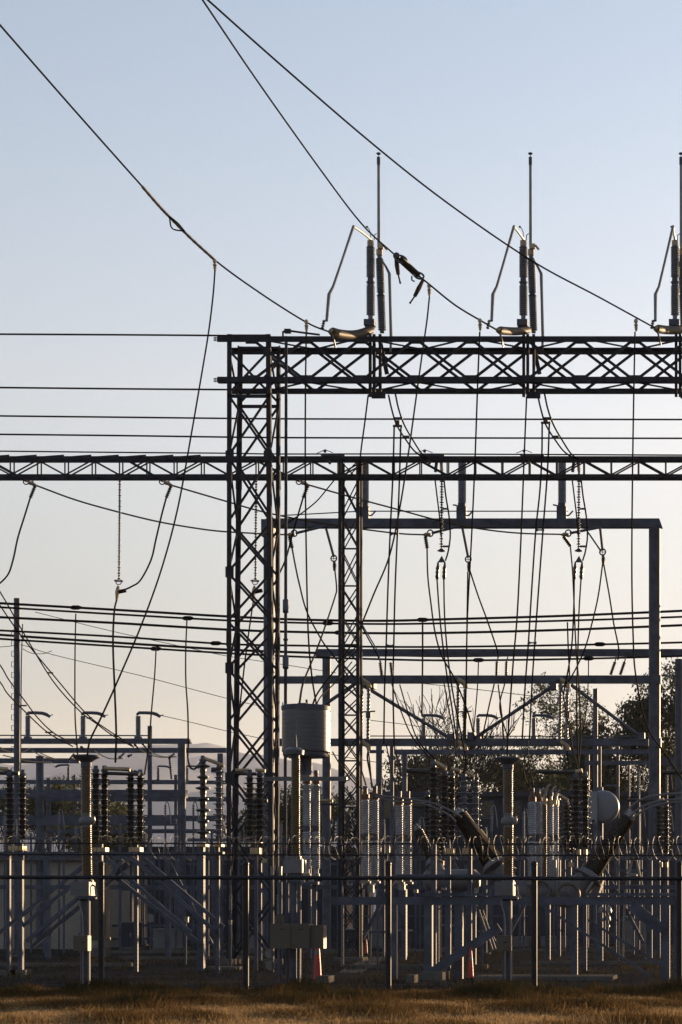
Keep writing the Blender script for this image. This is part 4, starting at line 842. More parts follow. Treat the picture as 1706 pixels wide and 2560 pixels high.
disc_switch((327, 351), 53, 1940, 2104, [((304, 1921), (324, 1922), 4)], [((335, 1931), (350, 1934), 6)], [(341, 2124, 28, 11)], 'pair of disc columns in the left yard, last before the lit leg', legs=((341, None, 9),))
disc_switch((508,), 54, 1905, 2098, [((506, 1894), (550, 1910), 4.6)], [], [(508, 2112, 22, 10)], 'coal black disc column of widely spaced fat sheds left of the tower', big=18, pitch=27, legs=((503, None, 17),))
disc_switch((548,), 55, 1925, 2098, [((548, 1915), (560, 1912), 6)], [((530, 1925), (548, 1925), 7)], [(548, 2112, 20, 10)], 'grey disc column touching the left tower leg', mt=GREYI, legs=((544, None, 9),))
disc_switch((625, 650), 53.5, 1940, 2100, [((590, 1926), (624, 1925), 4.4), ((640, 1925), (664, 1927), 4.4)], [((588, 1934), (642, 1935), 4.4)], [(641, 2128, 24, 16), (641, 2108, 30, 4)], 'pair of disc columns seen through the tower legs', legs=((641, None, 8),))
ds6 = disc_switch(((1084, 1915), (1112, 1935), (1130, 1940)), 55, 1915, 2100, [((1090, 1906), (1116, 1921), 5.4), ((1128, 1921), (1152, 1928), 4.6)], [((1018, 1927), (1086, 1929), 6)], [(1128, 2128, 18, 14)], 'cluster of disc columns with a coal black one, left of the right brown column', legs=((1085, None, 13), (1120, None, 13)))
disc_switch(((1160, 1950), (1190, 1950)), 55.6, 1950, 2100, [((1166, 1930), (1186, 1941), 4.6)], [((1150, 1944), (1186, 1946), 4)], [(1166, 2128, 16, 14)], 'second cluster of disc columns beside the right brown column', mt=GREYI, legs=((1175, None, 10),))
ds7 = disc_switch((1440, 1464), 54, 1945, 2120, [((1440, 1930), (1456, 1926), 6)], [((1340, 1929), (1442, 1931), 5)], [(1447, 2132, 8, 16), (1464, 2132, 8, 16)], 'pair of disc columns left of the white tank', legs=((1440, None, 9), (1463, None, 9)))
T = thing('blade_arm', 'black blade arm poking in at the right edge', 'switch', P(1660, 1931, 54)); mk('blade_bar', MB().cyl(P(1655, 1931, 54), P(1800, 1931, 54), S(6, 54), 10), BLACKI, T); mk('end_block', MB().box(P(1800, 1940, 54), .3, .3, .5), BLACKI, T, False); mk('support_column', MB().cyl(G(1800, 54), P(1800, 1945, 54), .13, 12), BLACKI, T)
# ---------- slanted bushings on breaker tanks ----------
SLB = mat('dark brown glazed porcelain', (0.026, 0.018, 0.011), 0.32, 0.0, 0.3, 4.0)
def slant(T, a, b, d, r, tipdx, m=BLACKI, rm=None):
    A, B = P(*a, d), P(*b, d+.4); L = (B-A).length
    mk('slanted_bushing', MB().lathe(A, B, [(t, rr*(1-.25*t/L)) for t, rr in shed_prof(L, S(5.2, d), S(r*.78, d), S(r, d))], 20), rm or BROWN, T)
    dv = (B-A).normalized(); mk('bushing_cap', MB().lathe(B, B+dv*S(18, d), [(0, S(r*.55, d)), (S(8, d), S(r*.6, d)), (S(10, d), S(r*.4, d)), (S(18, d), S(r*.35, d))], 14), ALU, T)
    mk('bushing_flange', MB().lathe(A-dv*S(16, d), A, [(0, S(r*1.5, d)), (S(5, d), S(r*1.5, d)), (S(6, d), S(r*1.15, d)), (S(16, d), S(r*1.05, d))], 18), CABL, T)
brk = T = thing('circuit_breaker', 'tank breaker with two big slanted bushings spreading apart at right', 'breaker', G(1360, 50))
d = 49.0
slant(T, (1232, 2158), (1150, 2038), d, 26, 0, rm=SLB); slant(T, (1478, 2182), (1572, 2044), d, 26, 0, rm=SLB)
mk('tank', MB().lathe(P(1262, 2228, d+.4), P(1462, 2228, d+.4), [(0, S(22, d)), (S(6, d), S(31, d)), (S(60, d), S(31, d)), (S(62, d), S(35, d)), (S(67, d), S(35, d)), (S(69, d), S(31, d)), (S(130, d), S(31, d)), (S(132, d), S(35, d)), (S(137, d), S(35, d)), (S(139, d), S(31, d)), (S(194, d), S(31, d)), (S(200, d), S(22, d))], 24), CABL, T)
mk('turret', MB().cyl(P(1275, 2222, d+.3), P(1236, 2166, d), S(30, d), 18, S(25, d)), CABL, T); mk('turret', MB().cyl(P(1440, 2228, d+.3), P(1474, 2188, d), S(34, d), 18, S(25, d)), CABL, T)
mk('turret_ring', MB().ring(P(1352, 2228, d), (.2, 1, 0), S(25, d), S(4, d), 24, 8), BEIGE, T); mk('turret_ring', MB().ring(P(1420, 2236, d-.7), (0, 1, 0), S(27, d), S(5, d), 24, 8), BEIGE, T)
mk('hood', MB().poly([(P(1418, 0, d).x, P(0, 2262, d).z), (P(1448, 0, d).x, P(0, 2156, d).z), (P(1462, 0, d).x, P(0, 2156, d).z), (P(1500, 0, d).x, P(0, 2200, d).z), (P(1486, 0, d).x, P(0, 2246, d).z)], d+.9, d+1.5), CABL, T, False)
mk('exhaust_pipe', MB().cyl(P(1466, 2232, d-.3), P(1484, 2204, d-.3), S(4, d), 10), ALU, T)
mk('side_tube', MB().cyl(P(1386, 2192, d-.2), P(1386, 2150, d-.2), S(6, d), 12), ALU, T)
T = thing('circuit_breaker', 'dark breaker farther back whose slanted bushing leans left of the black column', 'breaker', G(1085, 60))
slant(T, (1080, 2150), (1046, 2076), 60, 15, 0, rm=BLACKI); mk('tank', MB().lathe(P(1060, 2200, 60), P(1200, 2200, 60), [(0, .2), (.1, .34), (1.6, .34), (1.75, .2)], 18), CABL, T); mk('turret', MB().cyl(P(1100, 2196, 60), P(1082, 2156, 60), .3, 14, .24), CABL, T)
for x in (1075, 1185): mk('leg', MB().bar(G(x, 60), P(x, 2210, 60), .14), STEEL, T, False)
# breaker support frame on the right
d = 47.5
T = thing('support_frame', 'heavy dark steel support frame under the right breakers with long braces', 'frame', G(1250, d))
for xa, xb, dd in ((826, 1262, 0), (1272, 1698, 0)):
    mk('crossbeam', MB().bar(P(xa, 2252, d), P(xb, 2252, d), .22, S(20, d)), STEEL, T, False); mk('beam_flange', MB().bar(P(xa+(232 if xa < 900 else 195), 2236, d-.05), P(xb, 2236, d-.05), .30, S(7, d)), STEEL, T, False)
mk('upper_rail', MB().bar(P(970, 2189, d+.5), P(1262, 2189, d+.5), .1, S(6, d)), STEEL, T, False)
for x, wd in ((984, 18), (1072, 20), (1148, 20), (1437, 15), (1664, 22), (1690, 9)): mk('leg', MB().bar(G(x, d+.02), P(x, 2244, d+.02), S(wd, d), S(wd, d)), STEEL, T, False)
mk('brace_plate', MB().bar(P(1250, 2318, d-.25), P(1078, 2432, d-.25), S(22, d), .08, (0, 1, 0)), STEEL, T, False)
mk('brace_plate', MB().bar(P(1578, 2262, d-.25), P(1656, 2326, d-.25), S(28, d), .08, (0, 1, 0)), STEEL, T, False)
for a, b in (((1352, 2266), (1632, 2448)), ((1470, 2304), (1656, 2418))): mk('angle_brace', MB().ang(P(*a, d-.3), P(*b, d-.3), S(8, d), 1, 1), STEEL, T, False)
for a, b in (((1194, 2264), (1232, 2374)), ((1203, 2264), (1240, 2374))): mk('drain_pipe', MB().tube([P(*a, d+.6), P(*b, d+.6)], .022, 8), ALU, T)
for x, y, a, b in ((928, 2222, 14, 18), (1005, 2218, 16, 14), (1040, 2228, 10, 8), (1110, 2222, 12, 6), (1192, 2226, 10, 12), (1341, 2226, 10, 22)):
    mk('clamp_bracket', MB().box(P(x, y, d-.08), S(a, d), .16, S(b, d)), ALU, T, False)
# left steel support frames
d = 50.5
T = thing('support_frame', 'braced dark steel support frame under the left disc columns', 'frame', G(240, d))
mk('crossbeam', MB().bar(P(-120, 2134, d), P(560, 2134, d), .2, S(9, d)), STEEL, T, False)
for x, wd in ((-60, 10), (22, 9), (52, 11), (545, 9)): mk('leg', MB().bar(G(x, d), P(x, 2130, d), S(wd, d), S(wd, d)), STEEL, T, False)
for a, b, y in (((213, 2163), (-10, 2340), 0), ((196, 2200), (58, 2316), .1), ((196, 2245), (66, 2354), -.1), ((205, 2262), (80, 2368), .1), ((262, 2142), (478, 2332), 0), ((290, 2194), (492, 2352), .12), ((330, 2144), (540, 2330), -.1), ((360, 2146), (560, 2318), .1), ((308, 2150), (268, 2204), -.1), ((322, 2160), (246, 2232), .1)):
    mk('diagonal_brace', MB().bar(P(*a, d+y), P(*b, d+y), S(9, d), .09, (0, 1, 0)), STEEL, T, False)
for x in (27, 52): mk('base_plate', MB().box((G(x, d).x, d, .07), .4, .4, .14), CONC, T, False)
# white conservator tank
T = thing('drum_antenna', 'pale round drum antenna with a flat square plate, behind the disc columns at right', 'antenna', G(1508, 62)); d = 62
cc, back = P(1508, 2017, d), P(1508, 2017, d+.75)
mk('round_face', MB().lathe(back, cc, [(0, S(34, d)), (.10, S(40, d)), (.50, S(41.5, d)), (.60, S(41, d)), (.68, S(39, d)), (.73, S(35, d)), (.75, S(30, d)), (.77, S(4, d))], 40), WHITE, T)
mk('side_plate', MB().box(P(1484, 2018, d-.12), S(19, d), .08, S(79, d)), PLATE, T, False)
mk('drain_cock', MB().ball(P(1484, 2052, d-.3), S(4, d)), DARKG, T)
mk('mast', MB().cyl(G(1500, d+.9), P(1500, 1968, d+.9), .11, 12), STEEL, T)
for y in (1995, 2040): mk('clamp_arm', MB().bar(P(1500, y, d+.9), P(1500, y, d+.7), .1, .08), STEEL, T, False)
mk('vent_pipe', MB().tube([P(1512, 1964, d+.5), P(1545, 1964, d+.5), P(1547, 1967, d+.5), G(1547, d+.5)], .025, 6), STEEL, T)
# hanging lamp heads / glass bells at right
T = thing('bell_insulator', 'cluster of shiny bell shaped insulators hanging below the right support beam', 'insulator', P(1510, 2266, 49))
for x, y, r in ((1503, 2274, 8), (1522, 2274, 8), (1520, 2294, 7), (1508, 2300, 3.5), (1521, 2314, 4)):
    mk('bell', MB().lathe(P(x, y+r, 49), P(x, y-r*1.3, 49), [(0, S(r, 49)), (S(r*.6, 49), S(r, 49)), (S(r*1.6, 49), S(r*.8, 49)), (S(r*2.2, 49), S(r*.3, 49))], 14), ALU, T)
mk('hanger_rod', MB().cyl(P(1512, 2320, 49), P(1512, 2258, 49), .02, 6), STEEL, T)
# small A frame ladder like structure at right
T = thing('equipment_stand', 'small tapering lattice stand beyond the right support beam', 'stand', G(1588, 66)); d = 66
for a, b in ((1563, 1580), (1610, 1592)): mk('leg', MB().tube([G(a-6 if a < 1590 else a+6, d), P(a, 2232, d), P(b, 2152, d)], .045, 6), ALU, T)
for y, a, b in ((2184, 1573, 1601), (2214, 1568, 1606)): mk('rung', MB().bar(P(a, y, d), P(b, y, d), .06), ALU, T, False)
mk('top_box', MB().box(P(1586, 2148, d), S(16, d), .2, S(8, d)), ALU, T, False); mk('shelf_box', MB().box(P(1581, 2186, d), S(24, d), .35, S(8, d)), ALU, T, False)
# ---------- buildings and far equipment ----------
def building(name, label, x0, x1, ytop, d, dep, m, windows=(), roof=True, cat='building', fascia=None):
    T = thing(name, label, cat, G(x0, d)); a, b, t = P(x0, 0, d).x, P(x1, 0, d).x, P(0, ytop, d).z
    mk('wall', MB().box(((a+b)/2, d+dep/2, t/2), b-a, dep, t), m, T, False)
    if roof: mk('roof', MB().box(((a+b)/2, d+dep/2, t+.12), b-a+.5, dep+.5, .24), fascia or m, T, False)
    for wx0, wx1, wy0, wy1 in windows:
        p, q = P(wx0, wy0, d), P(wx1, wy1, d); cx, cz = (p.x+q.x)/2, (p.z+q.z)/2
        f = mk('window', MB().box((cx, d-.02, cz), abs(q.x-p.x)+.12, .05, abs(p.z-q.z)+.12), STEEL, T, False)
        mk('pane', MB().box((cx, d-.05, cz), abs(q.x-p.x), .02, abs(p.z-q.z)), DARKG, f, False)
    return T
building('control_building', 'low dark blue grey control building with black windows behind the right yard', 955, 1700, 1992, 96, 12, BWALL, ((960, 992, 2002, 2044), (1205, 1232, 2004, 2044), (1408, 1440, 2006, 2044), (1280, 1302, 2004, 2044)))
building('switch_house', 'big plain ribbed steel house behind the left yard', -160, 205, 2152, 84, 9, WALL, fascia=CONC)
building('block_wall_shed', 'long low grey shed far behind the left yard', 300, 860, 2128, 104, 8, BWALL)
building('storage_shed', 'small pale twin door cabinet under the right support beam', 1352, 1410, 2342, 90, 2.5, CABL, roof=False, cat='cabinet')
building('storage_shed', 'single pale cabinet left of the twin door one', 1284, 1322, 2342, 90, 2.5, CABL, roof=False, cat='cabinet')
# pale lit roof blocks along the switch house
rg = 'small pale blocks along the house roof edge'
for k in range(12):
    x = -20+k*19; T = mk('roof_block', MB().box(P(x, 2141, 83.7), S(12, 84), .2, .12), CONC, None, False, label='small pale block on the roof edge of the ribbed steel house', cat='roof block', group=rg)
# radiator bank on the transformer, catching the sun
T = thing('radiator_bank', 'sunlit ribbed radiator bank beside the left fence post', 'radiator', G(250, 64)); d = 64
for k in range(13):
    x = 231+k*3.1
    mk('radiator_fin', MB().box(P(x, 2253, d+(k % 2)*.0), S(1.7, d), .34, S(192, d)), BEIGE, T, False)
mk('header_pipe', MB().cyl(P(228, 2160, d+.22), P(276, 2160, d+.22), .06, 10), BEIGE, T); mk('header_pipe', MB().cyl(P(228, 2346, d+.22), P(276, 2346, d+.22), .06, 10), BEIGE, T)
mk('valve_box', MB().box(P(240, 2362, d), S(18, d), .3, S(14, d)), ALU, T, False); mk('foot', MB().box(P(252, 2380, d), S(40, d), .4, S(22, d)), CONC, T, False)
# far pipe racks
def rack(x_posts, ytop, d, rails, label, m=STEEL, wpx=6, lab_cat='rack'):
    T = thing('pipe_rack', label, lab_cat, G(x_posts[0], d))
    for x in x_posts:
        mk('post', MB().cyl(G(x, d), P(x, ytop+random.uniform(-8, 14), d), S(wpx/2, d), 10), m, T)
    for y, xa, xb, h in rails: mk('rail', MB().bar(P(xa, y, d), P(xb, y, d), .12, S(h, d)), m, T, False)
rack([302, 328, 354, 378, 399, 430, 461], 2130, 88, [(2222, 300, 540, 9), (2314, 262, 500, 6), (2347, 262, 500, 5)], 'rack of lit thin posts with rails behind the left yard', wpx=5)
rack([535, 556, 585], 2130, 72, [(2250, 530, 600, 5)], 'cluster of thin posts just left of the tower foot', wpx=5)
rack([688, 712], 2130, 66, [(2262, 676, 716, 5)], 'two thin posts between tower and drum pedestal', wpx=6)
rack([1095, 1125, 1205], 2200, 62, [(2272, 1080, 1215, 4)], 'dim posts under the black disc columns', wpx=7)
rack([1540, 1585, 1620], 2210, 74, [(2300, 1530, 1640, 4)], 'thin posts beyond the right support frame', wpx=4)
rack([905, 926, 960], 2240, 70, [(2330, 895, 966, 5)], 'thin posts right of the slim column foot', wpx=5)
# bundles of small far verticals reading as yard clutter
cgp = 'small far bushings in the background yard'
for i, (x, y, h) in enumerate(((12, 2040, 90), (148, 2030, 60), (205, 2022, 80), (190, 2050, 50), (414, 2012, 30), (484, 2012, 30), (576, 2060, 70), (598, 2055, 70), (703, 2060, 80), (845, 2050, 60), (1050, 2050, 60), (1230, 2020, 60), (1310, 2030, 70), (1490, 2090, 50), (1520, 2090, 46), (1600, 2020, 34), (1670, 2030, 40), (1598, 1930, 60), (1668, 1925, 60))):
    d = 80+(i % 4)*3; p = lambda dx, yy: P(x+dx, yy, d); s = lambda v: S(v, d)
    lbs = ('far bushing at the left edge', 'far bushing right of the stepped pole', 'far bushing left of the left brown column', 'far bushing lower, left of the left brown column', 'far looped bushing left of the pale lit post', 'far looped bushing right of the pale lit post', 'far bushing between the left tower legs', 'far bushing in the middle of the tower', 'far bushing left of the drum column', 'far bushing behind the slim column', 'far bushing right of the second grey pair', 'far bushing left of the right brown column', 'far bushing behind the right grey pair', 'far bushing under the pale tank', 'far bushing below the hose arch', 'far bushing left of the right gantry post', 'far bushing right of the right gantry post', 'far bent lead left of the right gantry post', 'far bent lead right of the right gantry post')
    T = thing('small_bushing', lbs[i], 'insulator', G(x, d), cgp)
    mk('porcelain', MB().lathe(p(0, y+h), p(0, y), shed_prof(s(h), s(6), s(2.2), s(4)), 8), GREYI, T)
    mk('pole', MB().cyl(G(x, d), p(0, y+h), s(2.4), 8), STEEL, T)
    mk('lead', MB().tube(spline([p(0, y), p(3, y-7), p(8, y-2), p(12, y+24), p(14, y+48)], 5), s(1.3), 5), ALU, T)
# mid yard bits catching light
def lit(name, x, y, wx, hy, d, label, m=ALU):
    T = thing(name, label, 'box', G(x, d)); mk('housing', MB().box(P(x, y, d), S(wx, d), S(wx*.8, d), S(hy, d)), m, T, False)
    mk('mount_post', MB().cyl(G(x-wx*.2, d), P(x-wx*.2, y+hy*.45, d), S(2.4, d), 8), STEEL, T); mk('lid', MB().box(P(x, y-hy*.52, d), S(wx*1.12, d), S(wx*.9, d), S(3, d)), m, T, False)
lit('meter_box', 681, 2178, 8, 20, 54, 'small lit meter box inside the right tower leg'); lit('meter_box', 700, 2178, 10, 20, 52, 'small lit meter box right of the tower leg')
lit('junction_box', 947, 2115, 12, 30, 53, 'tall pale lit junction box right of the left grey pair'); lit('junction_box', 970, 2118, 10, 26, 54, 'pale lit junction box left of the second grey pair')
lit('junction_box', 467, 2300, 9, 12, 60, 'tiny lit box below the left braces near the lit leg'); lit('junction_box', 576, 2307, 7, 9, 58, 'tiny lit box left of the tower foot')
lit('junction_box', 378, 2296, 12, 18, 80, 'small square lit box in the far left rack'); lit('junction_box', 1262, 2004, 9, 14, 70, 'dim small box behind the right brown column', CABL)
T = thing('warning_disc', 'tilted pale discs hanging at the foot of the tower', 'sign', P(678, 2380, 52))
for x, y, r in ((678, 2384, 12), (680, 2414, 12), (700, 2440, 9)): mk('disc', MB().lathe(P(x-3, y, 52), P(x-2.2, y, 51.93), [(0, S(r, 52)), (.03, S(r, 52))], 18), ALU, T)
mk('hanger_rod', MB().cyl(G(683, 52), P(681, 2350, 52), .03, 8), STEEL, T)
# coil spring like risers
for x, y0, y1, d, lb in ((697, 2236, 2286, 50, 'spiral sleeved riser right of the tower leg'), (857, 2255, 2420, 58, 'spiral sleeved riser inside the slim column'), (577, 2235, 2275, 58, 'spiral sleeved riser left of the tower')):
    T = thing('cable_riser', lb, 'pipe', G(x, d), 'spiral sleeved risers'); L = S(y1-y0, d)
    mk('sleeve', MB().lathe(P(x, y1, d), P(x, y0, d), shed_prof(L, .05, .035, .055), 10), ALU, T); mk('pipe', MB().cyl(G(x, d), P(x, y1, d), .035, 8), STEEL, T); mk('top_pipe', MB().cyl(P(x, y0, d), P(x-2, y0-60, d), .03, 8), STEEL, T)
mk('vertical_pipe', MB().cyl(G(713, 50.5), P(716, 842, 59.8), .045, 10), LATT, label='very tall thin plumb pipe rising beside the tower to the truss', cat='pipe')
T = thing('pipe_coupling', 'pair of dark couplings on the tall plumb pipe beside the tower', 'coupling', P(713, 1515, 56.5))
zz = lambda y: G(713, 50.5)
def on_pipe(y):
    A, B = G(713, 50.5), P(716, 842, 59.8)
    t = 0.5; lo, hi = 0, 1
    for _ in range(40):
        t = (lo+hi)/2; q = A+(B-A)*t; yy = HY-(q.z-EYE)*F/q.y
        if yy > y: lo = t
        else: hi = t
    return A+(B-A)*t
for y in (1515, 1655): mk('coupling_sleeve', MB().cyl(on_pipe(y+15), on_pipe(y-14), .085, 12), STEEL, T)
mk('joint_band', MB().cyl(on_pipe(1600), on_pipe(1598), .07, 10), STEEL, T)
# brass elbows of the vertical pole switches on the tall gantry
eg = 'vertical pole switches between the gantry beams'
for xa, lb in ((905, 'vertical pole switch right of the slim column with lit elbows'), (1146, 'vertical pole switch between the slanting struts'), (1402, 'vertical pole switch in front of the gum tree')):
    T = thing('pole_switch', lb, 'switch', P(xa, 1856, D1-.4), eg); d = D1-.45; p = lambda dx, y: P(xa+dx, y, d); s = lambda v: S(v, d)
    for dx, ya, yb in ((0, 1708, 1848), (17, 1722, 1850)):
        mk('insulator', MB().lathe(p(dx-2, yb), p(dx, ya), shed_prof(s(yb-ya), s(9), s(3.4), s(5)), 10), GREYI, T)
    for y in (1702, 1858):
        e = mk('elbow', MB().tube(spline([p(-4, y-4), p(6, y+1), p(16, y+8), p(19, y+18)], 4), s(6), 10), BRASS, T)
        mk('elbow_cap', MB().ball(p(-4, y-4), s(7)), STEEL, e)
    mk('cross_lever', MB().bar(p(-3, 1780), p(34, 1778), s(3.4)), STEEL, T, False); mk('clip', MB().box(p(17, 1788), s(12), s(10), s(14)), STEEL, T, False)
    mk('lead', MB().tube(spline([p(16, 1876), p(14, 1896), p(20, 1930), p(26, 1965)] if xa < 1000 else [p(16, 1876), p(18, 1892), p(20, 1910)], 5), s(2.2), 6), BUSW, T)
# cones, pads, path, kerbs
def cone(x, d, h, label):
    T = thing('delineator', label, 'marker post', G(x, d), 'red plastic marker posts')
    g0 = G(x, d); up = Vector((0, 0, 1)); r = h*.095
    mk('body', MB().lathe(g0+up*.04, g0+up*h, [(0, r), (h*.3, r*.86), (h*.86, r*.42), (h-.04, r*.34)], 14), RED, T)
    mk('reflective_band', MB().lathe(g0+up*(h*.60), g0+up*(h*.70), [(0, r*.68), (h*.1, r*.58)], 14), WHITE, T); mk('foot', MB().box(g0+up*.02, r*3.2, r*3.2, .04), DARKG, T, False)
cone(794, 46.5, 1.05, 'red marker post beside the drum pedestal foot'); cone(1177, 47.2, .8, 'red marker post under the big brace plate'); cone(916, 74, .62, 'far orange red marker post behind the slim column'); cone(897, 75, .5, 'tiny far orange red marker post left of its twin')
PADM = CONC
def pad(x0, x1, d, dep, h, label):
    a, b = G(x0, d).x, G(x1, d).x; mk('concrete_pad', MB().box(((a+b)/2, d+dep/2, h/2), b-a, dep, h), CONC, None, False, label=label, cat='concrete pad', group='low concrete pads')
pad(1185, 1533, 46.3, 1.4, .11, 'long low concrete pad under the right support frame'); pad(1048, 1106, 46.4, 1.1, .2, 'short concrete block left of the red marker'); pad(790, 822, 45.0, .7, .16, 'small concrete block beside the drum pedestal'); pad(512, 590, 54.2, 1.0, .10, 'thin concrete slab at the lit leg foot')
pad(1016, 1036, 44.6, .5, .2, 'small concrete stub at the grass edge')
mb = MB(); pts = [(G(846, 52), G(905, 52)), (G(868, 58), G(930, 58)), (G(930, 70), G(978, 70))]
vs = []
for a, b in pts: vs += [a+Vector((0, 0, .012)), b+Vector((0, 0, .012))]
mk('path', mb.add(vs, [(0, 1, 3, 2), (2, 3, 5, 4)]), CONC, kind='structure', at=(0, 0, 0))

rack([885, 1000, 1040, 1165, 1225, 1300], 2150, 86, [(2205, 870, 1320, 7), (2290, 870, 1320, 4)], 'long dim pipe rack across the middle background', wpx=6)
rack([1385, 1412, 1470, 1512, 1566, 1604], 2120, 88, [(2176, 1370, 1650, 6), (2240, 1370, 1650, 5)], 'dim pipe rack behind the right breaker', wpx=5)
rack([270, 288, 316, 342, 366, 388, 414, 446, 478], 2150, 97, [(2190, 260, 560, 6), (2268, 260, 560, 5)], 'second row of thin posts far behind the left yard', wpx=4)
rack([-20, 78, 110, 160], 2080, 76, [(2096, -40, 190, 6)], 'thin posts rising above the ribbed steel house', wpx=5)
rack([530, 598, 660], 2080, 98, [(2100, 470, 860, 8), (2160, 470, 860, 5)], 'far rack seen between the tower legs', wpx=6)
for k, (x, y, wx, hy, d, lb) in enumerate(((1100, 2345, 60, 60, 84, 'wide dim cabinet behind the dim posts'), (950, 2330, 44, 70, 86, 'tall dim cabinet behind the left grey pairs'), (1010, 2350, 30, 44, 80, 'small dim cabinet left of the brace plate'), (420, 2345, 60, 40, 82, 'low dim cabinet in the far left yard'), (330, 2335, 36, 56, 84, 'square dim cabinet right of the radiator bank'), (1600, 2330, 70, 70, 86, 'wide dim cabinet near the right gantry post'), (1215, 2350, 26, 40, 78, 'narrow dim cabinet behind the right brown column'), (650, 2345, 40, 60, 80, 'dim cabinet behind the tower foot'), (870, 2350, 26, 50, 82, 'narrow dim cabinet behind the slim column'))):
    T = thing('equipment_cabinet', lb, 'cabinet', G(x, d), 'dim cabinets in the background yard'); b0 = G(x, d); t = P(x, y-hy/2, d).z
    mk('housing', MB().box((b0.x, d, .1+(t-.1)/2), S(wx, d), .8, t-.1), CABL if k % 2 else BWALL, T, False); mk('lid', MB().box((b0.x, d, t+.03), S(wx, d)+.1, .9, .06), CABL, T, False)
    mk('plinth', MB().box((b0.x, d, .05), S(wx, d)+.2, 1.0, .1), CONC, T, False); mk('door_gap', MB().box((b0.x, d-.405, t*.5), .025, .015, t*.8), DARKG, T, False); mk('handle', MB().box((b0.x+.08, d-.42, t*.55), .04, .03, .18), ALU, T, False)
for k, (x, yt, d, lb) in enumerate(((40, 2060, 70, 'slim lit lightning rod post near the left edge'), (300, 2070, 78, 'slim lit post left of the far racks'), (360, 2080, 92, 'slim lit post in the far left rack'), (440, 2060, 76, 'slim lit post beside the pale far post'), (520, 2110, 66, 'slim lit post right of the fat lit leg'), (672, 2050, 64, 'slim lit post inside the tower right leg'), (960, 2060, 74, 'slim lit post between the grey pairs'), (1215, 2080, 74, 'slim lit post left of the right brown column'), (1540, 2090, 78, 'slim lit post under the drum antenna'))):
    T = thing('thin_post', lb, 'post', G(x, d), 'slim lit posts scattered through the yard')
    mk('shaft', MB().cyl(G(x, d), P(x, yt, d), .055, 8), STEEL, T); mk('head', MB().lathe(P(x, yt+14, d), P(x, yt-12, d), shed_prof(S(26, d), .07, .03, .07), 8), GREYI, T); mk('foot', MB().box(G(x, d)+Vector((0, 0, .04)), .35, .35, .08), CONC, T, False)

# rows repeat behind: the same switch columns and a second breaker one bay farther back
rowg = 'disc stacked switch columns'
for src, off, lb in ((ds1, (3.4, 13, 0), 'far pair of disc columns in the back row behind the left brown column'), (ds2, (2.2, 15, 0), 'far pair of disc columns in the back row left of the pale post'), (ds2, (5.2, 17, 0), 'far pair of disc columns in the back row right of the pale post'),
        (ds6, (-2.6, 14, 0), 'far cluster of disc columns behind the grey bushing pairs'), (ds6, (1.9, 16, 0), 'far cluster of disc columns behind the right brown column'), (ds7, (1.6, 14, 0), 'far pair of disc columns below the drum antenna')):
    copy_tree(src, off, lb, rowg)
copy_tree(brk, (-1.2, 11, 0), 'tank breaker one bay farther back in the shade', 'tank breakers')
brk['group'] = 'tank breakers'
T = thing('support_frame', 'long dim steel frame of the back row across the yard', 'frame', G(800, 66)); d = 66
mk('crossbeam', MB().bar(P(-80, 2142, d), P(1760, 2142, d), .2, .22), STEEL, T, False); mk('crossbeam', MB().bar(P(-80, 2218, d), P(1760, 2218, d), .16, .14), STEEL, T, False)
for x in (120, 420, 705, 1010, 1370, 1625): mk('leg', MB().bar(G(x, d), P(x, 2138, d), .17, .17), STEEL, T, False)
for k, x in enumerate((300, 420, 1010, 1130, 1370, 1500)): mk('diagonal_brace', MB().bar(P(x, 2150, d+.12), P(x+(110 if k % 2 else -110), 2360, d+.12), .12, .08, (0, 1, 0)), STEEL, T, False)

# worn kerb edges and cable trench covers on the yard floor
for k, (x0, x1, d, lb) in enumerate(((-100, 330, 58, 'long low kerb edge at left in front of the ribbed house'), (300, 640, 66, 'low kerb edge between the left braces and the tower'), (860, 1220, 56, 'low kerb edge under the middle breakers'), (1300, 1720, 60, 'low kerb edge at right behind the braces'), (200, 900, 76, 'far low kerb edge across the yard'), (1000, 1700, 78, 'far low kerb edge on the right'))):
    a, b = G(x0, d).x, G(x1, d).x; mk('kerb', MB().box(((a+b)/2, d, .06), b-a, .22, .12), CONC, None, False, label=lb, cat='kerb', group='low kerb edges in the yard')
# ---------- trees ----------
def thin(m, col=None, f=.45):                            # thin blades and leaves let the low sun through
    t = m.node_tree; b = t.nodes['Principled BSDF']; o = t.nodes['Material Output']
    tr = t.nodes.new('ShaderNodeBsdfTranslucent'); mx = t.nodes.new('ShaderNodeMixShader'); mx.inputs[0].default_value = f
    t.links.new(col or b.inputs['Base Color'].links[0].from_socket, tr.inputs['Color'])
    t.links.new(b.outputs[0], mx.inputs[1]); t.links.new(tr.outputs[0], mx.inputs[2]); t.links.new(mx.outputs[0], o.inputs['Surface'])
thin(LEAF, f=.35); thin(LEAFD, f=.3)
def mesh_np(name, verts, faces_n, m, parent, k=4, attr=None):
    me = bpy.data.meshes.new(name); n = len(verts)
    me.vertices.add(n); me.vertices.foreach_set('co', np.asarray(verts, np.float32).ravel())
    nf = n//k; me.loops.add(n); me.loops.foreach_set('vertex_index', np.arange(n, dtype=np.int32))
    me.polygons.add(nf); me.polygons.foreach_set('loop_start', np.arange(0, n, k, dtype=np.int32)); me.polygons.foreach_set('loop_total', np.full(nf, k, np.int32))
    me.update(calc_edges=True); me.materials.append(m)
    if attr is not None:
        a = me.attributes.new('tint', 'FLOAT', 'FACE'); a.data.foreach_set('value', attr.astype(np.float32))
    o = bpy.data.objects.new(name, me); C.objects.link(o)
    if parent: o.parent = parent; W[o.name] = W[parent.name]
    return o
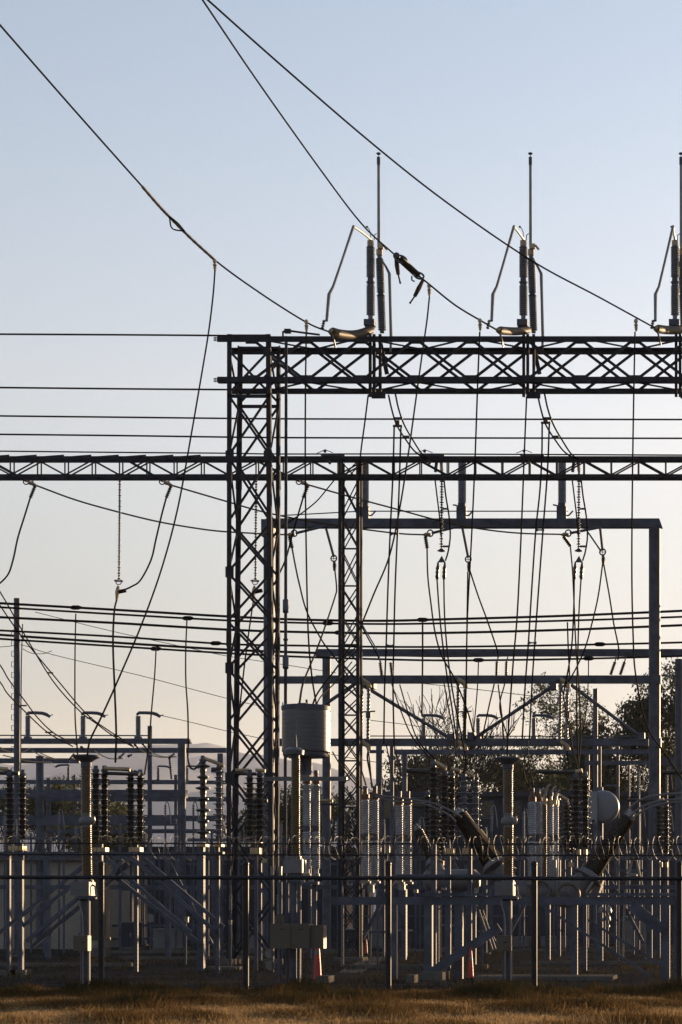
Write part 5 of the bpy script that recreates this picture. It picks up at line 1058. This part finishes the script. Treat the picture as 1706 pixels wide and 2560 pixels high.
def leaves(centres, radii, per, size, aspect=.4, droop=.4):
    out = []
    for c, r in zip(centres, radii):
        n = max(3, int(per*random.uniform(.6, 1.4)))
        v = rng.normal(size=(n, 3)); v /= np.linalg.norm(v, axis=1)[:, None]
        pos = np.array(c)+v*(r*rng.random((n, 1))**.45)*np.array([1, 1, .75])
        ax = rng.normal(size=(n, 3)); ax[:, 2] -= droop*2; ax /= np.linalg.norm(ax, axis=1)[:, None]
        sd = np.cross(ax, rng.normal(size=(n, 3))); sd /= np.linalg.norm(sd, axis=1)[:, None]
        L = size*rng.uniform(.6, 1.3, (n, 1)); Wd = L*aspect
        q = np.stack([pos-sd*Wd/2, pos+ax*L*.5-sd*0, pos+sd*Wd/2, pos-ax*L*.5], 1); out.append(q.reshape(-1, 3))
    return np.concatenate(out)
def branchy(root, h, lean, levels, spread, seed, upto=None, first=.35, rad=None, nchild=(2, 4), wig=.12):
    rd = random.Random(seed); tubes, tips = [], []
    def grow(p, dirv, L, r, lev):
        pts = [p]; d = dirv.copy(); q = p.copy()
        for i in range(5):
            d = (d+Vector((rd.uniform(-wig, wig), rd.uniform(-wig, wig), rd.uniform(-wig*.4, wig*.8)))).normalized(); q = q+d*L/5; pts.append(q.copy())
        tubes.append((pts, [r*(1-.55*i/5) for i in range(6)]))
        if lev == 0: tips.append((q, L)); return
        for c in range(rd.randint(*nchild)):
            k = rd.choice((3, 4, 5, 5)); t = pts[k]
            nd = (d+Vector((rd.uniform(-spread, spread), rd.uniform(-spread, spread), rd.uniform(-.25, .45)))).normalized()
            grow(t, nd, L*rd.uniform(.55, .8), r*(1-.55*k/5)*.72, lev-1)
        if lev == 1: tips.append((q, L))
    grow(Vector(root), (Vector((0, 0, 1))+Vector(lean)).normalized(), h*first, rad or h*(.03 if levels > 4 else .024), levels); return tubes, tips
def tree(name, label, x, d, ytop, seed, levels=4, spread=.7, lean=(0, 0, 0), leaf=LEAF, per=40, lsize=.28, cl=1.0, group='trees behind the yard', first=.36, ybase=None, wig=.12, nchild=(2, 4)):
    b = G(x, d); h = P(0, ytop, d).z; T = thing(name, label, 'tree', b, group)
    tb, tips = branchy(b, h, lean, levels, spread, seed, first=first, wig=wig, nchild=nchild)
    zmax = max(t[0].z for t in tips); k = (h-cl*.6)/zmax
    def sc_(p): return Vector((b.x+(p.x-b.x)*k, b.y+(p.y-b.y)*k, p.z*k))
    mb = MB()
    for pts, rr in tb: mb.tube([sc_(p) for p in pts], [max(r*k, .012 if per else .017) for r in rr], 5)
    mk('trunk', mb, BARK, T)
    if per:
        cs = [tuple(sc_(t[0])-b) for t in tips]; v = leaves(cs, [cl*random.uniform(.5, 1.2) for _ in cs], per, lsize)
        mesh_np('crown', v, None, leaf, T)
    return T
tree('gum_tree', 'open airy gum tree with visible limbs right of centre', 1440, 118, 1682, 11, 4, .75, (-.12, 0, 0), LEAF, 85, .21, 1.0, first=.40)
tree('gum_tree', 'second airy gum tree leaning left of the right gantry post', 1500, 124, 1705, 23, 4, .6, (.05, 0, 0), LEAF, 75, .21, 1.0, first=.42)
tree('broad_tree', 'dense dark tree crowding the right gantry post', 1598, 122, 1722, 31, 4, .5, (0, 0, 0), LEAFD, 95, .30, 1.25, first=.34)
tree('broad_tree', 'dark leafy tree filling the right edge', 1690, 120, 1628, 37, 4, .5, (0, 0, 0), LEAFD, 95, .30, 1.4, first=.36)
tree('bare_tree', 'leafless tree with fine twigs right of the slim column', 1060, 112, 1735, 5, 5, .62, (0, 0, 0), LEAF, 0, .2, .1, first=.36, wig=.14, nchild=(3, 4))
tree('bare_tree', 'smaller leafless tree behind the switch heads', 1130, 116, 1768, 12, 5, .6, (0, 0, 0), LEAF, 0, .2, .1, first=.36, wig=.14, nchild=(3, 4))
for i, (x, d, y, sd, lf, lb) in enumerate(((1060, 125, 1880, 41, LEAFD, 'dark bushy tree behind the black disc column'), (1150, 128, 1875, 43, LEAF, 'bushy tree left of the right brown column'), (1235, 130, 1870, 47, LEAFD, 'bushy tree right behind the right brown column'), (1330, 126, 1878, 53, LEAF, 'sun flecked bushy tree behind the right grey pairs'),
      (1410, 130, 1890, 59, LEAFD, 'bushy tree beneath the airy gum trees'), (985, 126, 1952, 61, LEAFD, 'small round tree left of the thick far posts'), (1560, 132, 1920, 67, LEAF, 'low tree under the stacked thin beams'), (1640, 128, 1900, 71, LEAFD, 'low dense tree beside the right gantry post'), (1735, 126, 1850, 73, LEAFD, 'low dense tree at the right edge'))):
    tree('bushy_tree', lb, x, d, y, sd, 3, .9, (0, 0, 0), lf, 130, .34, 1.5, first=.3)
for x, d, y, sd, lb in ((75, 130, 1928, 81, 'narrow tree between the stepped pole and the lit left post'), (150, 134, 1968, 83, 'low yellowish tree under the small gantry'), (185, 136, 1960, 85, 'low tree top left of the brown column'), (285, 128, 2004, 87, 'low brush right of the left brown column'), (20, 132, 1935, 89, 'dark tree at the left edge'),
                        (612, 120, 1945, 91, 'tree seen through the tower legs'), (722, 122, 1950, 93, 'tree between tower and grey drum'), (690, 124, 1990, 95, 'low tree right of the tower')):
    tree('bushy_tree', lb, x, d, y, sd, 3, .7, (0, 0, 0), LEAF, 110, .3, 1.1, first=.36)
# ---------- dry grass ----------
def grass():
    m = bpy.data.materials.new('dry grass blades'); m.use_nodes = True; t = m.node_tree; b = t.nodes['Principled BSDF']
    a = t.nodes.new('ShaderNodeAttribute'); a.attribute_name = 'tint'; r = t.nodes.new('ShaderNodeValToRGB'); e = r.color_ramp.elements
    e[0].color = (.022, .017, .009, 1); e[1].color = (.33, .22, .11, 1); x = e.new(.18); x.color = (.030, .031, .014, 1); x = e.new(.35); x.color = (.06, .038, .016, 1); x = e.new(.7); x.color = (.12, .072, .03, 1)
    t.links.new(a.outputs['Fac'], r.inputs['Fac']); t.links.new(r.outputs['Color'], b.inputs['Base Color']); b.inputs['Roughness'].default_value = .9; b.inputs['Specular IOR Level'].default_value = 0.0; thin(m, r.outputs['Color'], .34)
    n = 230000; y = 26+(39.6-26)*rng.random(n)**.9; x = rng.uniform(-19.2, .6, n)*y/40*1.02-0.0
    cl = np.sin(x*1.7+y*.6)*.5+np.sin(x*.63-y*1.1+2)*.5+np.sin(x*4.1+y*2.3)*.35
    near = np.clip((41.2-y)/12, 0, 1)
    h = (.04+.12*np.clip(cl+.5, 0, 2)*rng.random(n)+.06*rng.random(n))*(1-.3*near)
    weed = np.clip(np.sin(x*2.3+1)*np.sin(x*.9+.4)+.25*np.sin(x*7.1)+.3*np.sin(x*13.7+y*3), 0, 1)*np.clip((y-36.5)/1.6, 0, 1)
    h = h+weed*rng.random(n)*.20
    h = np.where(rng.random(n) < .03*np.clip(cl+.4, 0, 2), np.minimum(h*rng.uniform(1.3, 2.2, n), .34), h)
    az = rng.uniform(0, 2*np.pi, n); wd = rng.uniform(.006, .016, n); ln = rng.normal(0, .35, (n, 2))*h[:, None]
    sx, sy = np.cos(az)*wd, np.sin(az)*wd; z0 = np.zeros(n)
    q = np.stack([np.stack([x-sx, y-sy, z0], 1), np.stack([x+sx, y+sy, z0], 1), np.stack([x+sx*.3+ln[:, 0], y+sy*.3+ln[:, 1], h], 1), np.stack([x-sx*.3+ln[:, 0], y-sy*.3+ln[:, 1], h], 1)], 1)
    tint = np.clip(.04+.32*rng.random(n)+.66*near-.30*cl-.15*weed, 0, 1)  # blades darken towards the fence: the verge's shadow put into their colour
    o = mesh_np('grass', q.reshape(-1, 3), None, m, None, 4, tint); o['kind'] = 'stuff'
grass()
# loose stones and weed tufts on the gravel
def floor_litter():
    m = mat('pale and dark stones', (0.05, 0.045, 0.04), .95, 0, .6, 3.0, spec=0.0); n = 9000
    y = rng.uniform(40.6, 84, n); x = (rng.uniform(-60, 1760, n)-CX)*y/F; r = rng.uniform(.012, .05, n)
    base = np.array([[1, 0, 0], [-.5, .87, 0], [-.5, -.87, 0], [0, 0, .9]]); tri = [(0, 1, 3), (1, 2, 3), (2, 0, 3)]
    v = np.stack([x, y, np.full(n, .004)], 1)[:, None, :]+base[None]*(r[:, None, None]*rng.uniform(.6, 1.4, (n, 4, 1)))
    o = mesh_np('gravel_stones', np.concatenate([v[:, t, :] for t in tri], 1).reshape(-1, 3), None, m, None, 3); o['kind'] = 'stuff'
    g = bpy.data.materials['dry grass blades']; n = 9000; k = rng.integers(0, 420, n); cy = rng.uniform(41, 80, 420); cx = (rng.uniform(-60, 1760, 420)-CX)*cy/F
    y = cy[k]+rng.normal(0, .16, n); x = cx[k]+rng.normal(0, .3, n); h = rng.uniform(.04, .17, n)*rng.uniform(.5, 1.3, 420)[k]; az = rng.uniform(0, 6.28, n); sx, sy = np.cos(az)*.012, np.sin(az)*.012; ln = rng.normal(0, .4, (n, 2))*h[:, None]; z = np.zeros(n)
    q = np.stack([np.stack([x-sx, y-sy, z], 1), np.stack([x+sx, y+sy, z], 1), np.stack([x+ln[:, 0]+sx*.2, y+ln[:, 1], h], 1), np.stack([x+ln[:, 0]-sx*.2, y+ln[:, 1], h], 1)], 1)
    o = mesh_np('weed_tufts', q.reshape(-1, 3), None, g, None, 4, rng.uniform(.0, .38, n)); o['kind'] = 'stuff'
floor_litter()
# ---------- haze ----------
hz = MB().box((-200, 2700, 224), 9000, 5800, 450)
hm = bpy.data.materials.new('thin air haze'); hm.use_nodes = True; t = hm.node_tree; t.nodes.clear()
out = t.nodes.new('ShaderNodeOutputMaterial'); pv = t.nodes.new('ShaderNodeVolumePrincipled'); pv.inputs['Density'].default_value = 0.00007; pv.inputs['Color'].default_value = (.78, .84, 1.0, 1); pv.inputs['Anisotropy'].default_value = 0.2
t.links.new(pv.outputs[0], out.inputs['Volume'])
mk('haze', hz, hm, None, False, kind='stuff', at=(0, 2700, 224))
